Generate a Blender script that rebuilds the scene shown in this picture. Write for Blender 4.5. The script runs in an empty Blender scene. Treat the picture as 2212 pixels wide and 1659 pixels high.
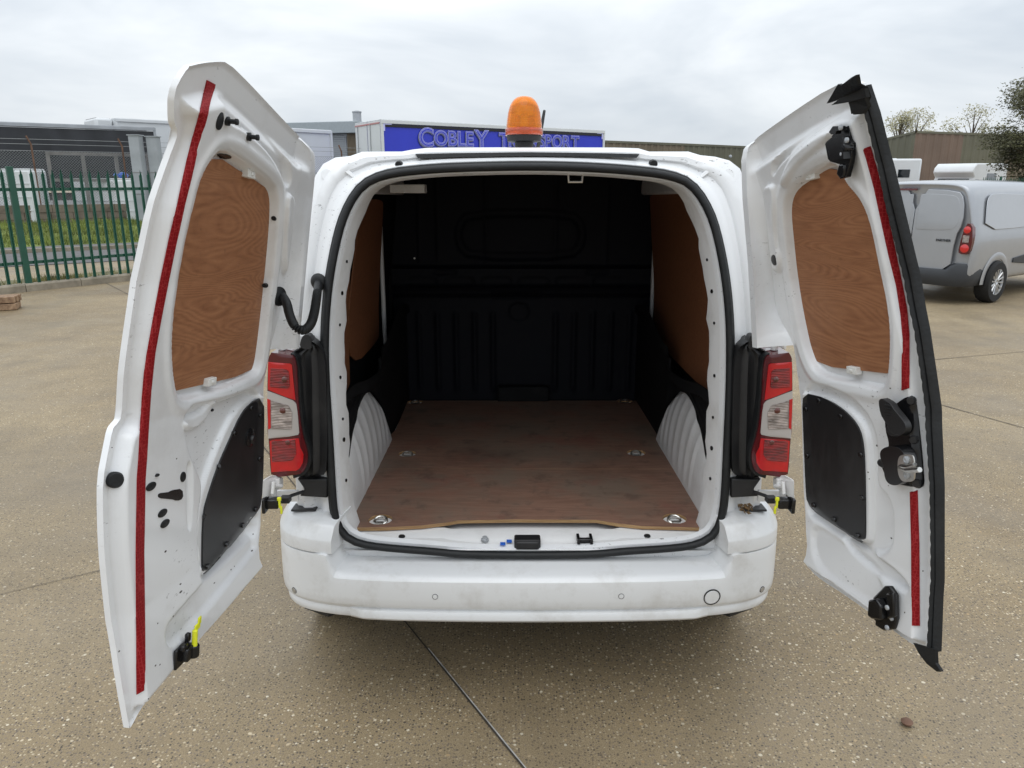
import bpy, bmesh, math, random
import numpy as np
from mathutils import Vector, Matrix
from mathutils.bvhtree import BVHTree
from mathutils.geometry import tessellate_polygon
random.seed(7); rng = np.random.default_rng(7)
SC = bpy.context.scene
COL = SC.collection
R = math.radians

# ------------------------------------------------------------------ camera, sky, sun, exposure
F = 1600.0; CX, CY = 1106.0, 829.5            # focal length and centre in units of a 2212 x 1659 frame
VAN_TILT = R(1.2)                             # unladen van stands nose-down on its springs
PV = R(14.0); CV = Vector((-0.0575, -2.30, 1.74))      # camera as seen from the van's own frame
VAN_LOC = Vector((0, 0, -0.02))
VAN_M = Matrix.Translation(VAN_LOC) @ Matrix.Rotation(-VAN_TILT, 4, 'X')
PW = PV + VAN_TILT; CW = VAN_M @ CV
cam = bpy.data.cameras.new('camera'); cam.sensor_width = 36; cam.lens = F / 2212 * 36
cam.clip_start = 0.05; cam.clip_end = 900
camo = bpy.data.objects.new('camera', cam); COL.objects.link(camo)
camo.location = CW; camo.rotation_euler = (R(90) - PW, 0, 0)
SC.camera = camo

wd = bpy.data.worlds.new('World'); SC.world = wd; wd.use_nodes = True
nt = wd.node_tree; nt.nodes.clear()
def wn(t, **k):
    n = nt.nodes.new(t)
    for a, b in k.items(): setattr(n, a, b)
    return n
wo = wn('ShaderNodeOutputWorld'); wb = wn('ShaderNodeBackground')
sky = wn('ShaderNodeTexSky', sky_type='NISHITA', sun_disc=False)
sky.sun_elevation = R(72); sky.sun_rotation = R(190); sky.air_density = 1.0; sky.dust_density = 2.0
tc = wn('ShaderNodeTexCoord'); mp = wn('ShaderNodeMapping'); mp.inputs['Scale'].default_value = (1.0, 1.0, 3.2)
nz = wn('ShaderNodeTexNoise'); nz.inputs['Scale'].default_value = 2.3; nz.inputs['Detail'].default_value = 5; nz.inputs['Roughness'].default_value = 0.55; nz.inputs['Distortion'].default_value = 0.4
rp = wn('ShaderNodeValToRGB')
rp.color_ramp.elements[0].position = 0.34; rp.color_ramp.elements[0].color = (0.49, 0.535, 0.585, 1)
rp.color_ramp.elements[1].position = 0.64; rp.color_ramp.elements[1].color = (0.71, 0.74, 0.765, 1)
sep = wn('ShaderNodeSeparateXYZ'); gr = wn('ShaderNodeMapRange'); gr.inputs['From Min'].default_value = 0.0; gr.inputs['From Max'].default_value = 1.0
gr.inputs['To Min'].default_value = 1.0; gr.inputs['To Max'].default_value = 2.1   # overcast: the zenith is brighter than the horizon
vm = wn('ShaderNodeVectorMath', operation='SCALE'); sk = wn('ShaderNodeVectorMath', operation='SCALE'); sk.inputs['Scale'].default_value = 0.08
mx = wn('ShaderNodeMix', data_type='RGBA'); mx.inputs['Factor'].default_value = 0.93
L = nt.links.new
L(tc.outputs['Generated'], mp.inputs['Vector']); L(mp.outputs['Vector'], nz.inputs['Vector']); L(nz.outputs['Fac'], rp.inputs['Fac'])
L(tc.outputs['Generated'], sep.inputs[0]); L(sep.outputs['Z'], gr.inputs['Value'])
L(rp.outputs['Color'], vm.inputs[0]); L(gr.outputs['Result'], vm.inputs['Scale'])
L(sky.outputs['Color'], sk.inputs[0]); L(sk.outputs['Vector'], mx.inputs['A']); L(vm.outputs['Vector'], mx.inputs['B'])
L(mx.outputs['Result'], wb.inputs['Color']); wb.inputs['Strength'].default_value = 1.0; L(wb.outputs[0], wo.inputs['Surface'])

sun = bpy.data.lights.new('sun', 'SUN'); sun.energy = 0.55; sun.angle = R(50); sun.color = (1, 0.975, 0.94)
suno = bpy.data.objects.new('sun', sun); COL.objects.link(suno); suno.rotation_euler = (R(18), 0, R(-10))
SC.view_settings.view_transform = 'Standard'; SC.view_settings.look = 'None'
SC.view_settings.exposure = 0.33; SC.view_settings.gamma = 1.0; SC.view_settings.use_curve_mapping = False
SC.cycles.max_bounces = 8

# ------------------------------------------------------------------ helpers: pixels of the survey -> places
def ray(px, py, p):
    x = (px - CX) / F; y = (CY - py) / F
    return Vector((x, math.cos(p) + y * math.sin(p), -math.sin(p) + y * math.cos(p)))
def wz(px, py, z=0.0):                        # world point on the level z
    r = ray(px, py, PW); return CW + r * ((z - CW.z) / r.z)
def wy(px, py, y):                            # world point at the distance y
    r = ray(px, py, PW); return CW + r * ((y - CW.y) / r.y)
def wpl(px, py, p0, d):                       # world point on the upright plane through p0 along d
    n = Vector((d[1], -d[0], 0)); r = ray(px, py, PW)
    return CW + r * ((Vector(p0) - CW).dot(n) / r.dot(n))
def vy(px, py, y):
    r = ray(px, py, PV); return CV + r * ((y - CV.y) / r.y)
def vz(px, py, z):
    r = ray(px, py, PV); return CV + r * ((z - CV.z) / r.z)
def vx(px, py, x):
    r = ray(px, py, PV); return CV + r * ((x - CV.x) / r.x)
def Yr(z):                                    # rake of the van's rear face
    return 0.1 * (z - 0.585) + (0.25 * (z - 1.3) ** 2 if z > 1.3 else 0)
def vr(px, py, dy=0.0):                       # point on the raked rear face
    p = vy(px, py, dy)
    for _ in range(8): p = vy(px, py, Yr(p.z) + dy)
    return p
def bvh_of(o): return BVHTree.FromPolygons([v.co for v in o.data.vertices], [tuple(p.vertices) for p in o.data.polygons])
def vhit(b, px, py):
    r = ray(px, py, PV).normalized(); h = b.ray_cast(CV, r)
    if h[0] is None: return None
    n = h[1] if h[1].dot(r) < 0 else -h[1]
    return h[0], n
# crop frames in which the photograph was surveyed -> 2212-frame pixels
def crop(x0, y0, s):
    k = 2212 / 4032
    return lambda pts: [((x0 + x / s) * k, (y0 + y / s) * k) for x, y in pts]
c1 = crop(350, 200, 1.106); c2 = crop(350, 1500, 1.1441); c3 = crop(2850, 250, 1.1441); c4 = crop(2850, 1300, 1.1441)
c5 = crop(1300, 1500, 1.3825); c6 = crop(1000, 1000, 1.508); c7 = crop(1000, 1900, 1.00545); c8 = crop(3450, 1500, 3.32); c9 = crop(3250, 450, 5.528)
cf = crop(0, 400, 1.843); cr = crop(3400, 300, 1.658); cb = crop(1000, 420, 2.212)

# ------------------------------------------------------------------ materials
def mat(name, col, rough=0.5, metal=0.0, coat=0.0, var=0.0, vscale=8.0, dirt=None, dscale=3.0, damt=0.3, bump=0.0, bscale=60.0, trans=0.0, spec=0.5, stretch=None, alpha=1.0, emit=None):
    m = bpy.data.materials.new(name); m.use_nodes = True; t = m.node_tree; b = t.nodes['Principled BSDF']
    b.inputs['Base Color'].default_value = (*col, 1); b.inputs['Roughness'].default_value = rough; b.inputs['Metallic'].default_value = metal
    b.inputs['Coat Weight'].default_value = coat; b.inputs['Coat Roughness'].default_value = 0.06
    b.inputs['Transmission Weight'].default_value = trans; b.inputs['Specular IOR Level'].default_value = spec; b.inputs['Alpha'].default_value = alpha
    if emit: b.inputs['Emission Color'].default_value = (*emit[0], 1); b.inputs['Emission Strength'].default_value = emit[1]
    N = t.nodes.new; LK = t.links.new
    co = N('ShaderNodeTexCoord'); src = co.outputs['Object']
    if stretch:
        mpn = N('ShaderNodeMapping'); mpn.inputs['Scale'].default_value = stretch; LK(src, mpn.inputs['Vector']); src = mpn.outputs['Vector']
    last = None
    if var:
        n = N('ShaderNodeTexNoise'); n.inputs['Scale'].default_value = vscale; n.inputs['Detail'].default_value = 6; LK(src, n.inputs['Vector'])
        r = N('ShaderNodeValToRGB'); r.color_ramp.elements[0].position = 0.3; r.color_ramp.elements[1].position = 0.7
        r.color_ramp.elements[0].color = (*[c * (1 - var) for c in col], 1); r.color_ramp.elements[1].color = (*[min(1, c * (1 + var)) for c in col], 1)
        LK(n.outputs['Fac'], r.inputs['Fac']); last = r.outputs['Color']
    if dirt:
        n = N('ShaderNodeTexNoise'); n.inputs['Scale'].default_value = dscale; n.inputs['Detail'].default_value = 9; n.inputs['Roughness'].default_value = 0.68; LK(src, n.inputs['Vector'])
        r = N('ShaderNodeMapRange'); r.inputs['From Min'].default_value = 0.5; r.inputs['From Max'].default_value = 0.78; r.inputs['To Max'].default_value = damt; LK(n.outputs['Fac'], r.inputs['Value'])
        x = N('ShaderNodeMix'); x.data_type = 'RGBA'; x.inputs['A'].default_value = (*col, 1); x.inputs['B'].default_value = (*dirt, 1)
        if last: LK(last, x.inputs['A'])
        LK(r.outputs['Result'], x.inputs['Factor']); last = x.outputs['Result']
        rr = N('ShaderNodeMapRange'); rr.inputs['To Min'].default_value = rough; rr.inputs['To Max'].default_value = min(1, rough + 0.4); LK(r.outputs['Result'], rr.inputs['Value']); LK(rr.outputs['Result'], b.inputs['Roughness'])
    if last: LK(last, b.inputs['Base Color'])
    if bump:
        n = N('ShaderNodeTexNoise'); n.inputs['Scale'].default_value = bscale; n.inputs['Detail'].default_value = 4; LK(src, n.inputs['Vector'])
        bp = N('ShaderNodeBump'); bp.inputs['Strength'].default_value = bump; bp.inputs['Distance'].default_value = 0.01; LK(n.outputs['Fac'], bp.inputs['Height']); LK(bp.outputs['Normal'], b.inputs['Normal'])
    return m

def paint_white():
    m = mat('white_paint', (0.78, 0.79, 0.80), 0.28, coat=0.5, dirt=(0.33, 0.30, 0.26), dscale=2.6, damt=0.40, var=0.02, vscale=2)
    t = m.node_tree; b = t.nodes['Principled BSDF']; N = t.nodes.new; LK = t.links.new      # short black scuffs and chips
    co = N('ShaderNodeTexCoord'); mpn = N('ShaderNodeMapping'); mpn.inputs['Scale'].default_value = (1, 1, 2.2); LK(co.outputs['Object'], mpn.inputs['Vector'])
    n = N('ShaderNodeTexNoise'); n.inputs['Scale'].default_value = 55; n.inputs['Detail'].default_value = 4; n.inputs['Roughness'].default_value = 0.7; LK(mpn.outputs['Vector'], n.inputs['Vector'])
    n2 = N('ShaderNodeTexNoise'); n2.inputs['Scale'].default_value = 4.5; n2.inputs['Detail'].default_value = 2; LK(co.outputs['Object'], n2.inputs['Vector'])
    a = N('ShaderNodeMapRange'); a.inputs['From Min'].default_value = 0.62; a.inputs['From Max'].default_value = 0.67; LK(n.outputs['Fac'], a.inputs['Value'])
    c = N('ShaderNodeMapRange'); c.inputs['From Min'].default_value = 0.53; c.inputs['From Max'].default_value = 0.64; LK(n2.outputs['Fac'], c.inputs['Value'])
    mu = N('ShaderNodeMath'); mu.operation = 'MULTIPLY'; LK(a.outputs['Result'], mu.inputs[0]); LK(c.outputs['Result'], mu.inputs[1])
    mu2 = N('ShaderNodeMath'); mu2.operation = 'MULTIPLY'; mu2.inputs[1].default_value = 0.75; LK(mu.outputs[0], mu2.inputs[0])
    x = N('ShaderNodeMix'); x.data_type = 'RGBA'; x.inputs['B'].default_value = (0.10, 0.09, 0.085, 1)
    LK(b.inputs['Base Color'].links[0].from_socket, x.inputs['A']); LK(mu2.outputs[0], x.inputs['Factor']); LK(x.outputs['Result'], b.inputs['Base Color'])
    return m
M = {}
M['white'] = paint_white()
M['bumper'] = mat('bumper_white', (0.74, 0.75, 0.755), 0.36, coat=0.25, dirt=(0.32, 0.28, 0.22), dscale=8, damt=0.38)
M['inner_white'] = mat('inner_white', (0.76, 0.76, 0.755), 0.40, dirt=(0.27, 0.23, 0.18), dscale=5, damt=0.34)
M['plastic_white'] = mat('plastic_white', (0.75, 0.75, 0.72), 0.45)
M['rubber'] = mat('rubber', (0.010, 0.011, 0.012), 0.5, spec=0.35, dirt=(0.08, 0.08, 0.08), dscale=9, damt=0.18, bump=0.15, bscale=120)
M['black'] = mat('black_plastic', (0.012, 0.012, 0.013), 0.45, dirt=(0.09, 0.085, 0.08), dscale=7, damt=0.25, bump=0.1, bscale=300)
M['panel'] = mat('black_panel', (0.011, 0.011, 0.012), 0.36, dirt=(0.10, 0.10, 0.10), dscale=4.5, damt=0.28, stretch=(1, 1, .5))
M['gloss_black'] = mat('gloss_black', (0.008, 0.008, 0.009), 0.22)
M['trim'] = mat('cargo_trim', (0.006, 0.0065, 0.0075), 0.7, spec=0.2, dirt=(0.05, 0.05, 0.05), dscale=6, damt=0.3)
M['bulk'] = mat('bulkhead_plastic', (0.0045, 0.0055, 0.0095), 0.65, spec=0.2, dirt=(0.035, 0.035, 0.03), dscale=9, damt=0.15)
M['steel'] = mat('bright_steel', (0.62, 0.61, 0.58), 0.28, metal=1.0, dirt=(0.2, 0.17, 0.13), dscale=30, damt=0.3)
M['galv'] = mat('galvanised', (0.42, 0.44, 0.46), 0.55, metal=0.3, var=0.15, vscale=3)
M['yellow'] = mat('yellow_tag', (0.78, 0.80, 0.03), 0.4)
M['blue'] = mat('blue_clip', (0.02, 0.12, 0.55), 0.4)
M['lens_dark'] = mat('lens_dark_red', (0.085, 0.003, 0.006), 0.12, coat=0.5, spec=0.5)
M['lens_red'] = mat('lens_red', (0.50, 0.005, 0.008), 0.14, coat=0.6, var=0.1, vscale=40)
M['lens_deep'] = mat('lens_reflector_red', (0.27, 0.004, 0.005), 0.22, coat=0.6, var=0.6, vscale=26, stretch=(1, 1, 4))
M['lens_clear'] = mat('lens_clear', (0.44, 0.41, 0.39), 0.16, coat=0.7)
M['lens_chrome'] = mat('lens_reflector', (0.40, 0.34, 0.31), 0.3, metal=0.6, coat=1.0, var=0.6, vscale=22, stretch=(1, 1, 3))
for k_ in ('lens_deep', 'lens_chrome'):
    t_ = M[k_].node_tree; co_ = t_.nodes.new('ShaderNodeTexCoord'); wv = t_.nodes.new('ShaderNodeTexWave'); wv.bands_direction = 'Z'; wv.inputs['Scale'].default_value = 60; wv.inputs['Distortion'].default_value = 0.6
    bq = t_.nodes.new('ShaderNodeBump'); bq.inputs['Strength'].default_value = 0.9; bq.inputs['Distance'].default_value = 0.004
    t_.links.new(co_.outputs['Object'], wv.inputs['Vector']); t_.links.new(wv.outputs['Fac'], bq.inputs['Height']); t_.links.new(bq.outputs['Normal'], t_.nodes['Principled BSDF'].inputs['Normal'])
M['brass'] = mat('bulb_amber', (0.10, 0.02, 0.012), 0.3, coat=0.6)

def wood(name, c0, c1, scale, contour=True, stain=None):
    m = bpy.data.materials.new(name); m.use_nodes = True; t = m.node_tree; b = t.nodes['Principled BSDF']; N = t.nodes.new; LK = t.links.new
    co = N('ShaderNodeTexCoord'); mpn = N('ShaderNodeMapping'); mpn.inputs['Scale'].default_value = scale; LK(co.outputs['Object'], mpn.inputs['Vector'])
    n = N('ShaderNodeTexNoise'); n.inputs['Scale'].default_value = 1.0; n.inputs['Detail'].default_value = 2.5; n.inputs['Distortion'].default_value = 0.5; LK(mpn.outputs['Vector'], n.inputs['Vector'])
    s = N('ShaderNodeMath'); s.operation = 'MULTIPLY'; s.inputs[1].default_value = 75 if contour else 6; LK(n.outputs['Fac'], s.inputs[0])
    fr = N('ShaderNodeMath'); fr.operation = 'PINGPONG'; fr.inputs[1].default_value = 0.5; LK(s.outputs[0], fr.inputs[0])
    f2 = N('ShaderNodeTexNoise'); f2.inputs['Scale'].default_value = 14; f2.inputs['Detail'].default_value = 8; f2.inputs['Roughness'].default_value = 0.7; LK(mpn.outputs['Vector'], f2.inputs['Vector'])
    ad = N('ShaderNodeMath'); ad.operation = 'MULTIPLY_ADD'; ad.inputs[1].default_value = 0.55 if contour else 0.75; LK(fr.outputs[0], ad.inputs[0]); LK(f2.outputs['Fac'], ad.inputs[2])
    r = N('ShaderNodeValToRGB'); r.color_ramp.elements[0].position = 0.38; r.color_ramp.elements[1].position = 0.95
    r.color_ramp.elements[0].color = (*c0, 1); r.color_ramp.elements[1].color = (*c1, 1); LK(ad.outputs[0], r.inputs['Fac']); last = r.outputs['Color']
    if stain:
        for (sc_, lo, hi, amt, colr) in stain:
            n3 = N('ShaderNodeTexNoise'); n3.inputs['Scale'].default_value = sc_; n3.inputs['Detail'].default_value = 7; n3.inputs['Roughness'].default_value = 0.65; LK(co.outputs['Object'], n3.inputs['Vector'])
            q = N('ShaderNodeMapRange'); q.inputs['From Min'].default_value = lo; q.inputs['From Max'].default_value = hi; q.inputs['To Max'].default_value = amt; LK(n3.outputs['Fac'], q.inputs['Value'])
            x = N('ShaderNodeMix'); x.data_type = 'RGBA'; x.inputs['B'].default_value = (*colr, 1); LK(last, x.inputs['A']); LK(q.outputs['Result'], x.inputs['Factor']); last = x.outputs['Result']
    LK(last, b.inputs['Base Color']); b.inputs['Roughness'].default_value = 0.62
    bp = N('ShaderNodeBump'); bp.inputs['Strength'].default_value = 0.12; bp.inputs['Distance'].default_value = 0.004; LK(ad.outputs[0], bp.inputs['Height']); LK(bp.outputs['Normal'], b.inputs['Normal'])
    return m
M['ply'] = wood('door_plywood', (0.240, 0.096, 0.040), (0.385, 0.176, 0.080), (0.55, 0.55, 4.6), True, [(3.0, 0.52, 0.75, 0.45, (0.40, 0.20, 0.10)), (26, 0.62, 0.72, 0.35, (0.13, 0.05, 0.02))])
M['ply_floor'] = wood('floor_plywood', (0.175, 0.093, 0.064), (0.255, 0.146, 0.102), (2.0, 14, 3), False, [(2.6, 0.44, 0.60, 0.8, (0.185, 0.140, 0.105)), (4.0, 0.54, 0.68, 0.65, (0.22, 0.085, 0.062)), (1.9, 0.54, 0.70, 0.45, (0.060, 0.036, 0.028)), (11, 0.55, 0.66, 0.5, (0.08, 0.05, 0.04)), (30, 0.66, 0.72, 0.35, (0.3, 0.22, 0.15))])
M['ply_edge'] = wood('plywood_edge', (0.20, 0.10, 0.04), (0.50, 0.32, 0.15), (3, 3, 220), False)
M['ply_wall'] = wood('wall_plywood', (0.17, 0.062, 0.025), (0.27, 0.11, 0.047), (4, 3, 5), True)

def tape_mat():
    m = mat('red_reflective_tape', (0.45, 0.012, 0.02), 0.5, spec=0.15); t = m.node_tree; b = t.nodes['Principled BSDF']; N = t.nodes.new; LK = t.links.new
    co = N('ShaderNodeTexCoord'); v = N('ShaderNodeTexVoronoi'); v.feature = 'DISTANCE_TO_EDGE'; v.inputs['Scale'].default_value = 115; v.inputs['Randomness'].default_value = 0.45; LK(co.outputs['Object'], v.inputs['Vector'])
    r = N('ShaderNodeValToRGB'); r.color_ramp.elements[0].position = 0.03; r.color_ramp.elements[0].color = (0.34, 0.030, 0.032, 1)
    r.color_ramp.elements[1].position = 0.10; r.color_ramp.elements[1].color = (0.23, 0.006, 0.009, 1); LK(v.outputs['Distance'], r.inputs['Fac']); LK(r.outputs['Color'], b.inputs['Base Color']); return m
M['tape'] = tape_mat()
M['rust_dark'] = mat('paint_chip', (0.06, 0.05, 0.045), 0.8)
M['amber'] = mat('amber_lens', (1.0, 0.30, 0.01), 0.12, coat=0.5, trans=0.6)
M['amber'].node_tree.nodes['Principled BSDF'].inputs['IOR'].default_value = 1.15
M['amber_low'] = mat('amber_lens_skirt', (0.80, 0.13, 0.05), 0.10, coat=1.0, trans=0.5)
M['tyre'] = mat('tyre', (0.012, 0.012, 0.012), 0.8, bump=0.2)
M['silver'] = mat('silver_paint', (0.37, 0.385, 0.41), 0.30, metal=0.45, coat=0.8, var=0.02)
M['dark_trim'] = mat('dark_trim', (0.032, 0.035, 0.040), 0.5)
M['glass'] = mat('dark_glass', (0.015, 0.02, 0.025), 0.05, coat=1.0)
M['alloy'] = mat('alloy', (0.55, 0.56, 0.57), 0.3, metal=0.8)

# ------------------------------------------------------------------ mesh helpers
def link(o, parent=None):
    COL.objects.link(o)
    if parent is not None: o.parent = parent
    return o
def obj(name, verts, faces, m, parent=None, smooth=True, mats=None, fm=None, angle=40, bev=0):
    me = bpy.data.meshes.new(name); me.from_pydata([tuple(v) for v in verts], [], [tuple(f) for f in faces])
    for k in (mats or [m]): me.materials.append(M[k] if isinstance(k, str) else k)
    if fm is not None: me.polygons.foreach_set('material_index', fm)
    me.update()
    bm = bmesh.new(); bm.from_mesh(me); bmesh.ops.recalc_face_normals(bm, faces=bm.faces); bm.to_mesh(me); bm.free()
    if smooth:
        me.polygons.foreach_set('use_smooth', [True] * len(me.polygons)); me.set_sharp_from_angle(angle=R(angle))
    o = link(bpy.data.objects.new(name, me), parent)
    if bev:
        b = o.modifiers.new('bevel', 'BEVEL'); b.width = bev; b.segments = 2; b.limit_method = 'ANGLE'; b.angle_limit = R(40)
    return o
def empty(name, loc=(0, 0, 0), rz=0, parent=None):
    o = bpy.data.objects.new(name, None); o.empty_display_size = 0.2; o.location = loc; o.rotation_euler = (0, 0, rz); return link(o, parent)
def tag(o, label, cat=None, group=None, kind=None):
    if label: o['label'] = label
    if cat: o['category'] = cat
    if group: o['group'] = group
    if kind: o['kind'] = kind
    return o
class MB:
    def __init__(s): s.v = []; s.f = []; s.m = []
    def add(s, v, f, mi=0):
        b = len(s.v); s.v += [Vector(p) for p in v]; s.f += [tuple(b + i for i in q) for q in f]; s.m += [mi] * len(f); return s
    def box(s, c, d, M4=None, mi=0):
        h = [x / 2 for x in d]
        v = [Vector((c[0] + a * h[0], c[1] + b * h[1], c[2] + e * h[2])) for e in (-1, 1) for b in (-1, 1) for a in (-1, 1)]
        if M4 is not None: v = [M4 @ p for p in v]
        return s.add(v, [(0, 2, 3, 1), (4, 5, 7, 6), (0, 1, 5, 4), (2, 6, 7, 3), (0, 4, 6, 2), (1, 3, 7, 5)], mi)
    def tube(s, path, rad, n=10, mi=0, cap=True, closed=False, sx=1.0, up=None):
        P = [Vector(p) for p in path]; k = len(P); rr = rad if hasattr(rad, '__len__') else [rad] * k; V = []; Fc = []
        prev = up
        for i, p in enumerate(P):
            a = P[(i - 1) % k] if (closed or i > 0) else P[0]; b = P[(i + 1) % k] if (closed or i < k - 1) else P[-1]
            t = (b - a).normalized()
            if prev is None: prev = Vector((0, 0, 1)) if abs(t.z) < 0.9 else Vector((1, 0, 0))
            u = (prev - t * prev.dot(t)).normalized(); w = t.cross(u)
            if up is None: prev = u
            for j in range(n):
                q = 2 * math.pi * j / n; V.append(p + u * math.cos(q) * rr[i] * sx + w * math.sin(q) * rr[i])
        for i in range(k if closed else k - 1):
            for j in range(n):
                a = i * n + j; b = i * n + (j + 1) % n; c = ((i + 1) % k) * n; Fc.append((a, b, c + (j + 1) % n, c + j))
        if cap and not closed: Fc += [tuple(range(n))[::-1], tuple((k - 1) * n + j for j in range(n))]
        return s.add(V, Fc, mi)
    def lathe(s, prof, o=(0, 0, 0), ax=(0, 0, 1), n=24, mi=0, cap=True):
        ax = Vector(ax).normalized(); u = ax.orthogonal().normalized(); w = ax.cross(u); o = Vector(o); V = []; Fc = []
        for r, h in prof:
            for j in range(n):
                q = 2 * math.pi * j / n; V.append(o + ax * h + (u * math.cos(q) + w * math.sin(q)) * r)
        for i in range(len(prof) - 1):
            for j in range(n):
                Fc.append((i * n + j, i * n + (j + 1) % n, (i + 1) * n + (j + 1) % n, (i + 1) * n + j))
        if cap: Fc += [tuple(range(n))[::-1], tuple((len(prof) - 1) * n + j for j in range(n))]
        return s.add(V, Fc, mi)
    def prism(s, poly, vec, mi=0):                 # poly of 3D points pushed along vec
        n = len(poly); vec = Vector(vec); P = [Vector(p) for p in poly]
        tri = tessellate_polygon([P])
        V = P + [p + vec for p in P]; Fc = [tuple(t) for t in tri] + [tuple(n + i for i in t)[::-1] for t in tri]
        Fc += [(i, (i + 1) % n, n + (i + 1) % n, n + i) for i in range(n)]
        return s.add(V, Fc, mi)
    def build(s, name, m, parent=None, **k):
        return obj(name, s.v, s.f, m if not isinstance(m, (list, tuple)) else None, parent, mats=list(m) if isinstance(m, (list, tuple)) else None, fm=s.m if isinstance(m, (list, tuple)) else None, **k)
def grid_faces(nr, nc, closed=False):
    return [(i * nc + j, i * nc + (j + 1) % nc, (i + 1) * nc + (j + 1) % nc, (i + 1) * nc + j) for i in range(nr - 1) for j in range(nc if closed else nc - 1)]
def smoothpoly(p, n):                              # resample an open polyline evenly
    p = np.array(p, float); d = np.r_[0, np.cumsum(np.linalg.norm(np.diff(p, axis=0), axis=1))]
    t = np.linspace(0, d[-1], n); return np.stack([np.interp(t, d, p[:, k]) for k in range(p.shape[1])], 1)
def chaikin(p, it=2, closed=True):
    p = [tuple(q) for q in p]
    for _ in range(it):
        o = []; n = len(p)
        for i in range(n if closed else n - 1):
            a = np.array(p[i]); b = np.array(p[(i + 1) % n]); o += [tuple(a * .75 + b * .25), tuple(a * .25 + b * .75)]
        if not closed: o = [p[0]] + o + [p[-1]]
        p = o
    return p
def sdf(poly, X, Y):
    p = np.array(poly, float); q = np.roll(p, -1, 0); d = np.full(X.shape, 1e9); ins = np.zeros(X.shape, bool)
    for (ax, ay), (bx, by) in zip(p, q):
        ex, ey = bx - ax, by - ay; l2 = ex * ex + ey * ey + 1e-12
        t = np.clip(((X - ax) * ex + (Y - ay) * ey) / l2, 0, 1); d = np.minimum(d, np.hypot(X - ax - t * ex, Y - ay - t * ey))
        c = ((ay > Y) != (by > Y)); xx = ax + (Y - ay) * ex / (ey if abs(ey) > 1e-12 else 1e-12); ins ^= (c & (X < xx))
    return np.where(ins, -d, d)
def sst(a, b, x):
    t = np.clip((x - a) / (b - a), 0, 1); return t * t * (3 - 2 * t)
def scan(poly, rows, cols):                        # polygon -> rows x cols grid of 2D points (monotone in y)
    p = np.array(poly, float); y0, y1 = p[:, 1].min(), p[:, 1].max(); q = np.roll(p, -1, 0); out = []
    for y in np.linspace(y0 + (y1 - y0) * 1e-4, y1 - (y1 - y0) * 1e-4, rows):
        xs = []
        for a, b in zip(p, q):
            if (a[1] > y) != (b[1] > y): xs.append(a[0] + (y - a[1]) * (b[0] - a[0]) / (b[1] - a[1]))
        out.append([(x, y) for x in np.linspace(min(xs), max(xs), cols)])
    return out
def slab(name, top, low, m, parent, **k):          # two matching grids of 3D points -> closed slab
    nr, nc = len(top), len(top[0]); V = [p for r in top for p in r] + [p for r in low for p in r]; n = nr * nc
    Fc = grid_faces(nr, nc) + [tuple(n + i for i in f)[::-1] for f in grid_faces(nr, nc)]
    ring = [j for j in range(nc)] + [i * nc + nc - 1 for i in range(1, nr)] + [(nr - 1) * nc + j for j in range(nc - 2, -1, -1)] + [i * nc for i in range(nr - 2, 0, -1)]
    Fc += [(ring[i], ring[(i + 1) % len(ring)], n + ring[(i + 1) % len(ring)], n + ring[i]) for i in range(len(ring))]
    return obj(name, V, Fc, m, parent, **k)

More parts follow.
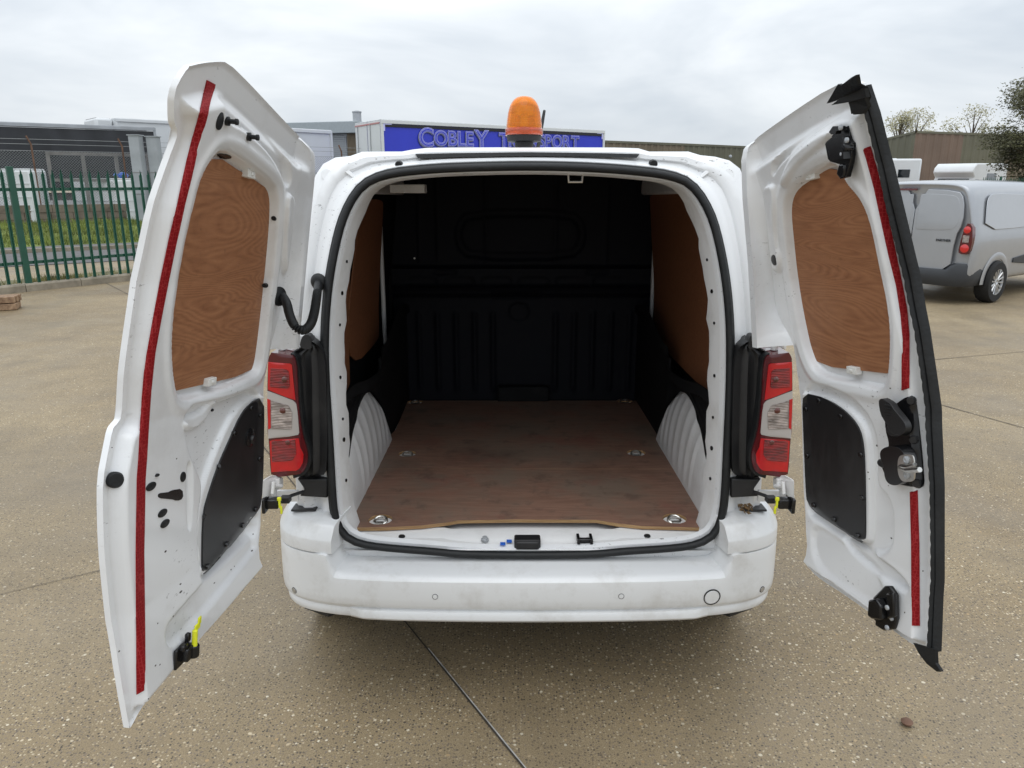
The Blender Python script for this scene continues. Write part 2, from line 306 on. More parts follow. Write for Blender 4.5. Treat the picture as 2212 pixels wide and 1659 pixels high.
# ================================================================== THE SETTING
def ground_mat():
    m = bpy.data.materials.new('exposed_aggregate_concrete'); m.use_nodes = True; t = m.node_tree; b = t.nodes['Principled BSDF']; N = t.nodes.new; LK = t.links.new
    co = N('ShaderNodeTexCoord')
    def noise(sc, det=6, rg=0.6):
        n = N('ShaderNodeTexNoise'); n.inputs['Scale'].default_value = sc; n.inputs['Detail'].default_value = det; n.inputs['Roughness'].default_value = rg; LK(co.outputs['Object'], n.inputs['Vector']); return n.outputs['Fac']
    def mr(x, a, c, lo=0, hi=1):
        n = N('ShaderNodeMapRange'); n.inputs['From Min'].default_value = a; n.inputs['From Max'].default_value = c; n.inputs['To Min'].default_value = lo; n.inputs['To Max'].default_value = hi; LK(x, n.inputs['Value']); return n.outputs['Result']
    def mix(f, A, B):
        n = N('ShaderNodeMix'); n.data_type = 'RGBA'
        for s, v in (('A', A), ('B', B)):
            if isinstance(v, tuple): n.inputs[s].default_value = (*v, 1)
            else: LK(v, n.inputs[s])
        LK(f, n.inputs['Factor']) if not isinstance(f, float) else None
        return n.outputs['Result']
    def mul(a, c):
        n = N('ShaderNodeMath'); n.operation = 'MULTIPLY'; LK(a, n.inputs[0]); LK(c, n.inputs[1]) if not isinstance(c, float) else setattr(n.inputs[1], 'default_value', c); return n.outputs[0]
    base = mix(mr(noise(0.55, 5), 0.35, 0.66), (0.245, 0.182, 0.102), (0.41, 0.32, 0.188))
    base = mix(mr(noise(0.16, 4), 0.40, 0.66, 0, 0.65), base, (0.37, 0.29, 0.175))
    base = mix(mr(noise(220, 3, .8), 0.42, 0.64, 0, 0.7), base, (0.115, 0.084, 0.048))
    base = mix(mr(noise(130, 2, .8), 0.60, 0.70, 0, 0.6), base, (0.30, 0.24, 0.16))
    def stones(sc, keep, size, c0, c1, last, lo):
        v = N('ShaderNodeTexVoronoi'); v.inputs['Scale'].default_value = sc; v.voronoi_dimensions = '2D'; LK(co.outputs['Object'], v.inputs['Vector'])
        sp = N('ShaderNodeSeparateColor'); LK(v.outputs['Color'], sp.inputs[0])
        k = mr(sp.outputs[0], keep, keep + 0.02); ss = mr(sp.outputs[1], 0, 1, size * 0.45, size)
        ds = N('ShaderNodeTexNoise'); ds.inputs['Scale'].default_value = sc * 2.2; LK(co.outputs['Object'], ds.inputs['Vector'])
        dd = N('ShaderNodeMath'); dd.operation = 'MULTIPLY_ADD'; dd.inputs[1].default_value = 0.35; dd.inputs[2].default_value = -0.17; LK(ds.outputs['Fac'], dd.inputs[0])
        d2 = N('ShaderNodeMath'); d2.operation = 'ADD'; LK(dd.outputs[0], d2.inputs[0]); LK(v.outputs['Distance'], d2.inputs[1])
        lt = N('ShaderNodeMath'); lt.operation = 'LESS_THAN'; LK(d2.outputs[0], lt.inputs[0]); LK(ss, lt.inputs[1])
        f = mul(lt.outputs[0], k)
        return mix(f, last, mix(sp.outputs[2], c0, c1)), f
    base, f0 = stones(95, 0.50, 0.42, (0.05, 0.04, 0.032), (0.24, 0.19, 0.14), base, 0)
    base, f1 = stones(78, 0.62, 0.33, (0.28, 0.20, 0.11), (0.54, 0.46, 0.32), base, 0)
    base, f2 = stones(42, 0.88, 0.25, (0.42, 0.28, 0.13), (0.72, 0.66, 0.52), base, 0)
    base = mix(mr(noise(2.3, 6, .62), 0.46, 0.70, 0, 0.32), base, (0.11, 0.086, 0.054))
    base = mix(mr(noise(0.33, 5, .6), 0.50, 0.70, 0, 0.45), base, (0.15, 0.125, 0.092))
    wet = mr(noise(0.9, 4), 0.45, 0.65)
    base = mix(mul(wet, 0.25), base, (0.135, 0.100, 0.060))
    LK(base, b.inputs['Base Color'])
    LK(mr(wet, 0, 1, 0.68, 0.42), b.inputs['Roughness'])
    ad = N('ShaderNodeMath'); ad.operation = 'ADD'; LK(noise(160, 3, .7), ad.inputs[0]); LK(f1, ad.inputs[1])
    bp = N('ShaderNodeBump'); bp.inputs['Strength'].default_value = 0.35; bp.inputs['Distance'].default_value = 0.003; LK(ad.outputs[0], bp.inputs['Height']); LK(bp.outputs['Normal'], b.inputs['Normal'])
    return m
M['ground'] = ground_mat()
M['joint_dark'] = mat('joint_sealant', (0.055, 0.045, 0.035), 0.8)
M['joint_fine'] = mat('sawn_joint', (0.13, 0.105, 0.075), 0.8)
M['joint_light'] = mat('joint_bead', (0.40, 0.39, 0.37), 0.6, var=0.5, vscale=12)
M['asphalt'] = mat('asphalt', (0.12, 0.115, 0.115), 0.85, var=0.15, vscale=2, bump=0.4, bscale=80)
M['kerb'] = mat('kerb_concrete', (0.27, 0.235, 0.18), 0.85, var=0.25, vscale=5, dirt=(0.09, 0.08, 0.05), damt=0.7, bump=0.3, bscale=40)
M['soil'] = mat('soil', (0.13, 0.12, 0.06), 0.95, var=0.5, vscale=4)
M['grassbase'] = mat('verge_turf', (0.13, 0.16, 0.035), 0.95, var=0.45, vscale=1.3)
M['grass'] = mat('grass_blades', (0.17, 0.21, 0.045), 0.8, var=0.5, vscale=0.8)
gnd = obj('ground', [(-320, -60, 0), (320, -60, 0), (320, 520, 0), (-320, 520, 0)], [(0, 1, 2, 3)], 'ground', smooth=False); gnd['kind'] = 'structure'
def strip(name, a, b, wdt, z, m, parent):
    a, b = Vector(a), Vector(b); d = (b - a).normalized(); n = Vector((-d.y, d.x, 0)) * wdt / 2
    k = 40; V = []
    for i in range(k + 1):
        p = a.lerp(b, i / k); j = 1 + 0.35 * random.uniform(-1, 1); V += [p + n * j + Vector((0, 0, z)), p - n * j + Vector((0, 0, z))]
    return obj(name, V, grid_faces(k + 1, 2), m, parent, smooth=False)
ja, jb = wz(880, 1350), wz(1130, 1659); jd = (jb - ja).normalized()
strip('expansion_joint', ja - jd * 9, jb + jd * 3, 0.007, 0.004, 'joint_dark', gnd)
jn = Vector((-jd.y, jd.x, 0))
strip('joint_sealant', ja + jd * 0.2 + jn * 0.003, jb + jd * 3 + jn * 0.002, 0.004, 0.008, 'joint_light', gnd)
for a, b, w_ in (((0, 1285), (220, 1232), 0.007), ((2008, 868), (2212, 925), 0.02), ((1760, 800), (2212, 760), 0.015), ((245, 620), (300, 648), 0.04)):
    p, q = wz(*a), wz(*b); d = (q - p); strip('expansion_joint', p - d * 1.5, q + d * 1.0, w_ * .6, 0.004, 'joint_fine', gnd)

# kerb and palisade fence on the left
k0, k1 = wz(0, 637), wz(289, 606); kd = (k1 - k0).normalized(); kn = Vector((-kd.y, kd.x, 0))
if kn.x > 0: kn = -kn
def along(t, o=0.0, z=0.0): return k0 + kd * t + kn * o + Vector((0, 0, z))
T0, T1 = -5.0, 34.0
kb = MB()
t = T0
kerb_root = empty('kerb', along(T0)); kerb_root['kind'] = 'structure'
while t < T1:
    e = min(t + 0.9, T1); s = MB()
    V = []
    for tt in (t + 0.004, e - 0.004):
        for o, z in ((0, -0.05), (0.0, 0.105), (0.02, 0.13), (0.16, 0.135), (0.16, -0.05)): V.append(along(tt, o, z) - kerb_root.location)
    s.add(V, [(0, 1, 6, 5), (1, 2, 7, 6), (2, 3, 8, 7), (3, 4, 9, 8), (4, 3, 2, 1, 0), (5, 6, 7, 8, 9)])
    s.build('kerb_stone', 'kerb', kerb_root, smooth=False, bev=0.008); t = e
b0_ = wz(0, 550); b1_ = wz(268, 538); bd = (b1_ - b0_).normalized(); bn = Vector((-bd.y, bd.x, 0))
def along2(t, o=0.0, z=0.0): return b0_ + bd * t + bn * o + Vector((0, 0, z))
so = obj('soil_strip', [along(T0, 0.15, 0.10), along(T1, 0.15, 0.10), along(T1, 1.4, 0.06), along(T0, 1.4, 0.06)], [(0, 1, 2, 3)], 'soil', smooth=False); so['kind'] = 'structure'
rd = obj('road', [along2(-14, -3.6, 0.012), along2(26, -3.6, 0.012), along2(26, 0.02, 0.012), along2(-14, 0.02, 0.012)], [(0, 1, 2, 3)], 'asphalt', smooth=False); rd['kind'] = 'structure'
fk = MB().add([along2(t_, o_, z_) for t_ in (-14, 26) for o_, z_ in ((0, 0), (0, .11), (.14, .11), (.14, 0))], [(0, 1, 5, 4), (1, 2, 6, 5), (2, 3, 7, 6), (3, 2, 1, 0), (4, 5, 6, 7)]).build('far_kerb', 'kerb', None, smooth=False); fk['kind'] = 'structure'
fp = obj('footpath', [along2(-14, .13, .10), along2(26, .13, .10), along2(26, 1.0, .10), along2(-14, 1.0, .10)], [(0, 1, 2, 3)], 'asphalt', smooth=False); fp['kind'] = 'structure'
M['fence'] = mat('green_fence_paint', (0.008, 0.075, 0.047), 0.42, coat=0.2, var=0.12, vscale=6)
def pale_mesh(h=1.86, w=0.056, name='pale'):
    prof = [(-w / 2, 0.012), (-w / 2 + 0.012, 0.0), (-w / 6, 0.0), (0, 0.014), (w / 6, 0.0), (w / 2 - 0.012, 0.0), (w / 2, 0.012)]
    th = 0.003; V = []; Fc = []
    tops = [h - 0.10, h - 0.085, h - 0.045, h, h - 0.045, h - 0.085, h - 0.10]
    for (x, y), tz in zip(prof, tops): V += [(x, y, 0), (x, y, tz), (x, y + th, 0), (x, y + th, tz)]
    for i in range(6):
        a = i * 4; b = a + 4; Fc += [(a, b, b + 1, a + 1), (a + 2, a + 3, b + 3, b + 2), (a + 1, b + 1, b + 3, a + 3)]
    Fc += [(0, 1, 3, 2), (24, 26, 27, 25)]
    me = bpy.data.meshes.new(name); me.from_pydata(V, [], Fc); me.materials.append(M['fence']); me.update(); return me
PALE = pale_mesh()
def palisade(name, p0, p1, label, spacing=0.155, post_every=17, off=3, h0=0.14):
    p0, p1 = Vector(p0), Vector(p1); d = (p1 - p0); Ln = d.length; d.normalize(); rz = math.atan2(d.y, d.x)
    root = empty(name, p0, rz); tag(root, label, 'fence', 'green steel palisade fences')
    for i in range(int(Ln / spacing)):
        x = i * spacing
        if i % post_every == off:
            MB().box((x, 0, 1.0), (0.10, 0.055, 2.05)).build('post', 'fence', root, smooth=False, bev=0.005); continue
        o = link(bpy.data.objects.new('pale', PALE), root); o.location = (x, -0.045, h0 + random.uniform(-.012, .012)); o.rotation_euler = (random.uniform(-.006, .006), random.uniform(-.007, .007), 0)
    for z in (0.47, 1.66):
        MB().box((Ln / 2, 0, z), (Ln, 0.008, 0.05)).box((Ln / 2, 0.02, z + 0.023), (Ln, 0.045, 0.007)).build('rail', 'fence', root, smooth=False)
    return root
palisade('palisade_fence', along(-4.0, 0.10), along(11.0, 0.10), 'green steel palisade fence on the kerb left of the white van', off=12)

# bank, wall and yard beyond the road
def bank():
    nx, ny = 60, 14; V = []
    for j in range(ny):
        for i in range(nx):
            t = -14 + 40 * i / (nx - 1); o = .95 + 4.75 * j / (ny - 1)
            z = 0.10 + 0.40 * sst(0, 1, np.array(j / (ny - 1))) + 0.04 * math.sin(t * 1.7 + j) * (j > 0); V.append(along2(t, o, float(z)))
    return obj('grass_bank', V, grid_faces(ny, nx), 'grassbase')
bk = bank(); bk['kind'] = 'structure'
V = []; Fc = []
for i in range(26000):
    t = random.uniform(-7, 14); o = 1.0 + 4.6 * random.random(); f = (o - .95) / 4.75; z = 0.10 + 0.40 * float(sst(0, 1, np.array(f)))
    p = along2(t, o, z); a = random.uniform(0, 6.28); h = random.uniform(0.05, 0.20) * (1.6 if random.random() < .06 else 1); w_ = 0.014
    dx, dy = math.cos(a) * w_, math.sin(a) * w_; b = len(V)
    V += [p + Vector((dx, dy, 0)), p - Vector((dx, dy, 0)), p + Vector((random.uniform(-.08, .08), random.uniform(-.08, .08), h))]; Fc.append((b, b + 1, b + 2))
gs = obj('verge_grass', V, Fc, 'grass', smooth=False); tag(gs, 'rough green grass on the bank behind the palisade fence', 'grass', kind='stuff')
# weeds along the kerb
V = []; Fc = []
for i in range(1500):
    t = random.choice([random.gauss(3.1, .35), random.gauss(1.0, .25), random.uniform(-2, 6)]); p = along(t, random.uniform(0.12, 0.30), 0.10); a = random.uniform(0, 6.28); h = random.uniform(0.03, 0.17)
    dx, dy = math.cos(a) * .01, math.sin(a) * .01; b = len(V)
    V += [p + Vector((dx, dy, 0)), p - Vector((dx, dy, 0)), p + Vector((random.uniform(-.07, .07), random.uniform(-.07, .07), h))]; Fc.append((b, b + 1, b + 2))
M['weed'] = mat('dry_weeds', (0.26, 0.24, 0.10), 0.9, var=0.5, vscale=3)
tag(obj('kerb_weeds', V, Fc, 'weed', smooth=False), 'straggly weeds along the foot of the palisade fence', 'weeds', kind='stuff')

M['stone'] = mat('old_wall', (0.19, 0.155, 0.12), 0.9, var=0.4, vscale=3, bump=0.6, bscale=18, dirt=(0.07, 0.06, 0.05), damt=0.7)
wl = empty('stone_wall', along2(-9, 5.7)); tag(wl, 'low old brown stone wall behind the grass bank', 'wall')
t = -9.0
COURSES = [0.42, 0.62, 0.84, 1.08]
for ci in range(3):
    t = -9.0 - 0.2 * ci
    while t < 18:
        ln = random.uniform(0.38, 0.75); z0, z1 = COURSES[ci], COURSES[ci + 1]; j = random.uniform(-.02, .02); s = MB(); V = []
        for tt in (t + .006, t + ln - .006):
            for o, z in ((5.62 + j, z0 + .005), (5.62 + j, z1 - .006), (5.95, z1 - .006), (5.95, z0 + .005)): V.append(along2(tt, o, z) - wl.location)
        s.add(V, [(0, 1, 5, 4), (1, 2, 6, 5), (2, 3, 7, 6), (3, 2, 1, 0), (4, 5, 6, 7), (0, 4, 7, 3)]); s.build('stone', 'stone', wl, smooth=False); t += ln
MB().add([along2(tt, o, z) - wl.location for tt in (-9, 18.3) for o, z in ((5.66, .3), (5.66, 1.04), (5.93, 1.04), (5.93, .3))], [(0, 1, 5, 4), (1, 2, 6, 5), (2, 3, 7, 6), (0, 4, 7, 3), (3, 2, 1, 0), (4, 5, 6, 7)]).build('mortar_core', 'soil', wl, smooth=False)
yd = obj('yard', [along2(-40, 5.9, 0.5), along2(60, 5.9, 0.5), along2(60, 60, 0.5), along2(-40, 60, 0.5)], [(0, 1, 2, 3)], 'asphalt', smooth=False); yd['kind'] = 'structure'

# chain-link fence on the wall
M['wire'] = mat('galvanised_wire', (0.30, 0.31, 0.31), 0.5, metal=0.4)
M['rust'] = mat('rusty_steel', (0.16, 0.09, 0.06), 0.85, var=0.4, vscale=6)
cl = empty('chain_link_fence', along2(-9, 5.8)); tag(cl, 'galvanised chain-link fence on top of the old stone wall', 'fence')
s = MB(); H0, H1 = 1.08, 2.75; pit = 0.085; hh = H1 - H0
def fl(t, z, o=5.8): return along2(t, o, z) - cl.location
for sg in (1, -1):
    u = -9.0 - hh
    while u < 16:
        a = u; b = u + hh; s.add([fl(a - .004, H0 if sg > 0 else H1), fl(a + .004, H0 if sg > 0 else H1), fl(b + .004, H1 if sg > 0 else H0), fl(b - .004, H1 if sg > 0 else H0)], [(0, 1, 2, 3)]); u += pit
s.build('wire_mesh', 'wire', cl, smooth=False)['kind'] = 'stuff'
for t in np.arange(-9, 16, 2.6):
    MB().tube([fl(t, 0.9), fl(t, 2.95), fl(t - .1, 3.2)], 0.03, 6).build('post', 'rust', cl)
for z in (H1, 2.95, 3.1): MB().tube([fl(-9, z), fl(16, z)], 0.006, 4).build('strand', 'wire', cl)

# ------------------------------------------------------------------ things in the yard behind the wall
M['curtain'] = mat('black_curtain', (0.022, 0.024, 0.028), 0.5, var=0.3, vscale=1.5)
M['panel_white'] = mat('panel_white', (0.66, 0.68, 0.69), 0.45, var=0.04, vscale=1)
M['panel_grey'] = mat('panel_grey', (0.36, 0.38, 0.40), 0.6, var=0.15, vscale=2)
M['frame_grey'] = mat('frame_grey', (0.20, 0.19, 0.185), 0.7, var=0.25, vscale=3)
M['trim_red'] = mat('pale_red_trim', (0.50, 0.22, 0.22), 0.5)
def trailer(name, p0, p1, width, z0, z1, label, side_mat, end_mat, curtain=False, wheels=True):
    p0, p1 = Vector(p0), Vector(p1); p0.z = p1.z = 0; d = p1 - p0; Ln = d.length; rz = math.atan2(d.y, d.x)
    r = empty(name, (p0.x, p0.y, 0), rz); tag(r, label, 'trailer')
    if curtain:
        nx, nz_ = 140, 14; V = []
        for k in range(nz_):
            for i in range(nx):
                x = Ln * i / (nx - 1); f = k / (nz_ - 1); fold = 0.035 * math.sin(x * 6.0 + 1.6 * f + math.sin(x * 2.3)) * (0.25 + f) * (1 - 0.6 * f ** 4)
                V.append((x, -0.02 - fold, z0 + (z1 - 0.16 - z0) * f))
        obj('curtain', V, grid_faces(nz_, nx), side_mat, r)
        MB().box((Ln / 2, width / 2 + .03, (z0 + z1) / 2 - .05), (Ln - .1, width - .1, z1 - z0 - .2)).build('box_body', side_mat, r, smooth=False)
    else:
        MB().box((Ln / 2, width / 2, (z0 + z1) / 2), (Ln, width, z1 - z0)).build('box_body', side_mat, r, smooth=False, bev=0.03)
    MB().box((Ln / 2, -0.03, z1 - 0.06), (Ln + .06, 0.07, 0.13)).box((Ln / 2, width / 2, z1 + 0.015), (Ln + .04, width + .06, 0.03)).build('roof_rail', end_mat, r, smooth=False, bev=0.01)
    for x in (0.0, Ln): MB().box((x, -0.02, (z0 + z1) / 2), (0.10, 0.06, z1 - z0)).build('corner_post', end_mat, r, smooth=False)
    for yy in (width * .26, width * .75):
        MB().box((-0.03, yy, (z0 + z1) / 2), (0.04, width * .46, z1 - z0 - .02)).build('end_door', end_mat, r, smooth=False, bev=0.01)
        MB().tube([(-.07, yy + .3, z0 + .1), (-.07, yy + .3, z1 - .1)], 0.018, 6).build('lock_rod', 'galv', r)
    if wheels:
        for k in range(3):
            for yy in (0.15, width - .15): MB().lathe([(.2, -.14), (.48, -.14), (.5, -.08), (.5, .08), (.48, .14), (.2, .14)], (1.6 + 1.3 * k, yy, z0 - .62), (0, 1, 0), 20).build('wheel', 'tyre', r)
        MB().box((Ln / 2, width / 2, z0 - .25), (Ln - .4, width * .5, .3)).build('chassis', 'frame_grey', r, smooth=False)
    return r
# black curtain-sider, seen over the fence
q0 = wy(-260, 258, 26.5); q1 = wy(333, 279, 31.5)
a0 = Vector((q0.x, q0.y, 0)); a1 = Vector((q1.x, q1.y, 0))
def zat(px, py, y): return wy(px, py, y).z
ZC = (zat(0, 263, 28.7) + zat(333, 278, 31.5)) / 2
tr = trailer('curtain_trailer', a0, a1, 2.5, 1.45, ZC, 'long black curtain-sided trailer behind the chain-link fence', 'curtain', 'panel_grey', True)
# refrigerated trailer behind it
b0 = wy(250, 256, 34); b1 = wy(520, 264, 38)
rf = trailer('refrigerated_trailer', (b0.x, b0.y, 0), (b1.x, b1.y, 0), 2.5, 1.3, b0.z, 'white refrigerated trailer with roof unit behind the black curtain trailer', 'panel_white', 'panel_white')
MB().box((-0.45, 1.25, b0.z - 0.75), (0.75, 2.0, 1.55)).build('cooling_unit', 'panel_white', rf, bev=0.12)
MB().box((-0.45, 1.25, b0.z - 0.0), (0.6, 1.7, 0.06)).build('unit_grille', 'frame_grey', rf, smooth=False)
# white trailer between left door and van
w0 = wy(560, 274, 30); w1 = wy(714, 282, 32.5)
trailer('white_box_trailer', (w0.x, w0.y, 0), (w1.x, w1.y, 0), 2.5, 1.2, w0.z, 'plain white box trailer left of the white van roof', 'panel_white', 'panel_white')
# pillars, racks, tanks
def post_thing(px0, px1, pyt, y, label, m='panel_grey'):
    a, b = wy(px0, pyt, y), wy(px1, pyt, y); w_ = abs(b.x - a.x); r = empty('steel_pillar', ((a.x + b.x) / 2, y, 0.5)); tag(r, label, 'pillar', 'grey pillars in the yard')
    MB().box((0, 0, (a.z - .5) / 2), (w_, w_, a.z - .5)).build('shaft', m, r, smooth=False, bev=0.015); MB().box((0, 0, a.z - .5 + .012), (w_ + .06, w_ + .06, .03)).build('cap', m, r, smooth=False)
    for z in (0.9, 1.6): MB().box((0, -w_ / 2 - .004, z), (w_ * .9, .012, .02)).build('seam', 'frame_grey', r, smooth=False)
post_thing(281, 303, 293, 23.6, 'grey steel pillar in front of the black trailer, left of two')
post_thing(319, 341, 296, 23.9, 'grey steel pillar beside the left van door, right of two')
def rack(px0, px1, pyt, y, label):
    a, b = wy(px0, pyt, y), wy(px1, pyt + 7, y + 2); r = empty('pipe_rack', (a.x, a.y, 0.5), math.atan2(b.y - a.y, b.x - a.x)); tag(r, label, 'rack')
    Ln = (Vector((b.x, b.y)) - Vector((a.x, a.y))).length; h = a.z - 0.5
    for k in range(4): MB().box((Ln * k / 3, 0, h / 2), (0.10, 0.10, h)).build('upright', 'frame_grey', r, smooth=False)
    for z in (h, h * .62): MB().box((Ln / 2, 0.012, z), (Ln + .1, 0.10, 0.10)).build('beam', 'frame_grey', r, smooth=False)
rack(102, 318, 331, 22.6, 'grey welded steel rack behind the chain-link fence')
def tank(px0, px1, pyt, y, label, blue=False):
    a, b = wy(px0, pyt, y), wy(px1, pyt, y); w_ = b.x - a.x; h = a.z - .5; r = empty('white_container', ((a.x + b.x) / 2, y + .5, 0.5)); tag(r, label, 'container', 'white containers behind the fence')
    MB().box((0, 0, h / 2), (w_, 0.9, h)).build('body', 'panel_white', r, bev=0.06)
    MB().box((0, 0, h + .015), (w_ * .96, .86, .05)).build('lid', 'panel_white', r, bev=0.02)
    for k in range(3): MB().box((0, -.455, h * (.25 + .25 * k)), (w_ * .94, .02, .03)).build('rib', 'panel_white', r, smooth=False)
    if blue:
        MB().lathe([(.12, 0), (.2, .03), (.24, .12), (.18, .2), (.05, .22)], (w_ * .18, 0, h + .03), n=14).build('blue_cap', 'blue', r)
tank(149, 292, 388, 23.6, 'long white container with blue cap behind the palisade fence', True)
tank(-60, 60, 367, 22.0, 'pale corrugated container at the left edge behind the fence')

# grey building with flue, left of the blue trailer
M['fascia'] = mat('grey_fascia', (0.34, 0.38, 0.40), 0.5, var=0.06)
M['shutter'] = mat('roller_shutter', (0.30, 0.32, 0.34), 0.5, metal=0.2)
M['brown'] = mat('brown_cladding', (0.17, 0.135, 0.09), 0.6, var=0.12, vscale=0.6)
M['olive'] = mat('olive_cladding', (0.13, 0.125, 0.085), 0.6, var=0.12, vscale=0.6)
M['brown_red'] = mat('brown_red_cladding', (0.165, 0.115, 0.085), 0.6, var=0.1, vscale=0.6)
g0 = wy(560, 268, 47); g1 = wy(772, 271, 45); gd = Vector((g1.x - g0.x, g1.y - g0.y, 0)); gl = gd.length
gb = empty('grey_building', (g0.x, g0.y, 0), math.atan2(gd.y, gd.x)); tag(gb, 'grey industrial unit with roller shutter and round metal flue', 'building')
ZB = g0.z
MB().box((gl / 2, 6, (ZB - .7) / 2), (gl, 12, ZB - .7)).build('wall', 'panel_grey', gb, smooth=False)
MB().box((gl / 2, 5.9, ZB - .33), (gl + .5, 12.6, .68)).build('fascia', 'fascia', gb, smooth=False, bev=0.04)
sx0 = wpl(718, 330, g0, gd); sx1 = wpl(751, 330, g0, gd); u0 = (sx0 - g0).xy.length; u1 = (sx1 - g0).xy.length
sh = empty('roller_shutter', (0, 0, 0), 0, gb)
for k in range(34): MB().box(((u0 + u1) / 2, -.05, ZB - .85 - k * .11), (u1 - u0, .05, .10)).build('slat', 'shutter', sh, smooth=False, bev=0.012)
for k in range(9): MB().box((u1 + .1 + k * (gl - u1) / 9, -.06, ZB / 2 - .3), ((gl - u1) / 9 * .6, .09, ZB - .75)).build('cladding_rib', 'brown', gb, smooth=False)
MB().box(((u1 + gl) / 2 + .1, -.02, ZB / 2 - .34), (gl - u1, .07, ZB - .72)).build('cladding', 'brown', gb, smooth=False)
fx = wpl(767, 271, g0, gd); uf = (fx - g0).xy.length; zt = wy(767, 240, fx.y).z
MB().lathe([(.26, ZB - .8), (.26, zt - .08), (.29, zt - .06), (.29, zt), (.12, zt + .06)], (uf, .3, 0), n=20).build('flue', 'galv', gb)

# blue lettered trailer
M['tblue'] = mat('trailer_blue', (0.028, 0.045, 0.55), 0.42, var=0.06, vscale=0.7)
M['lilac'] = mat('lettering_lilac', (0.56, 0.57, 0.92), 0.5)
M['letter_shadow'] = mat('lettering_shadow', (0.07, 0.08, 0.16), 0.5)
t0 = wy(824, 258, 27.2); t1 = wy(1304, 283, 33.2); td = Vector((t1.x - t0.x, t1.y - t0.y, 0)).normalized(); ZT = (t0.z + t1.z) / 2
bt = trailer('blue_trailer', t0, t1, 2.55, 1.2, ZT, 'blue curtain-sided trailer lettered in pale outline behind the van roof', 'tblue', 'panel_white')
TL = (Vector((t1.x, t1.y)) - Vector((t0.x, t0.y))).length
for z in (ZT - .1,): MB().box((-.06, 1.27, z), (.02, 2.4, .05)).build('red_trim', 'trim_red', bt, smooth=False)
MB().box((TL / 2, -.022, ZT - .19), (TL - .15, .03, .10)).build('curtain_rail', 'gloss_black', bt, smooth=False)
def tloc(px, py):
    p = wpl(px, py, t0, td); return ((Vector((p.x, p.y, 0)) - Vector((t0.x, t0.y, 0))).dot(td), p.z)
def lettering(txt, big, px0, px1, pyb, pyt_small, pyt_big, parent):
    u0, zb = tloc(px0, pyb); u1, _ = tloc(px1, pyb); _, zs = tloc((px0 + px1) / 2, pyt_small); _, zbg = tloc((px0 + px1) / 2, pyt_big); _, zb2 = tloc((px0 + px1) / 2, pyb)
    hs = zs - zb2; hb = zbg - zb2; dg = bpy.context.evaluated_depsgraph_get(); glyphs = []; x = 0
    for i, ch in enumerate(txt):
        h = hb if i in big else hs; per = []
        for off in (0.060, 0.036, 0.0, -0.022):
            c = bpy.data.curves.new('glyph', 'FONT'); c.body = ch; c.size = h / 0.70; c.offset = off * h; c.resolution_u = 4; c.fill_mode = 'FRONT'
            o = bpy.data.objects.new('glyph', c); me = bpy.data.meshes.new_from_object(o, depsgraph=dg); bpy.data.objects.remove(o); bpy.data.curves.remove(c); per.append(me)
        w_ = max(v.co.x for v in per[0].vertices) - min(v.co.x for v in per[0].vertices); lo = min(v.co.x for v in per[0].vertices)
        glyphs.append((per, x - lo, h)); x += w_ + 0.012 * hs
    k = (u1 - u0) / x; s = MB()
    for per, gx, h in glyphs:
        for li, me in enumerate(per):
            dz = (hb - h) * (0.55 if hb > h else 0)
            s.add([(u0 + (v.co.x + gx) * k, -.045 - .006 * li, zb + dz * 0 + v.co.y + (0.22 * (hb - hs) if h == hs else -0.18 * (hb - hs))) for v in me.vertices], [tuple(p.vertices) for p in me.polygons], [1, 2, 1, 2][li])
            if li == 0: s.add([(u0 + (v.co.x + gx) * k - .035, -.039, zb + v.co.y - .035 + (0.22 * (hb - hs) if h == hs else -0.18 * (hb - hs))) for v in me.vertices], [tuple(p.vertices) for p in me.polygons], 0)
        for me in per: bpy.data.meshes.remove(me)
    return s.build('lettering', ['letter_shadow', 'lilac', 'tblue'], parent, smooth=False)
lettering('COBLEY', (0, 5), 904, 1056, 314, 283, 276, bt)
lettering('TRANSPORT', (), 1077, 1250, 316, 288, 288, bt)
for px, py, sx in ((827, 267, 1), (1301, 288, -1)):
    u, z = tloc(px, py); MB().box((u + sx * .17, -.045, z), (.34, .012, .06)).box((u + sx * .03, -.045, z - .14), (.06, .012, .24)).build('corner_mark', 'lilac', bt, smooth=False)

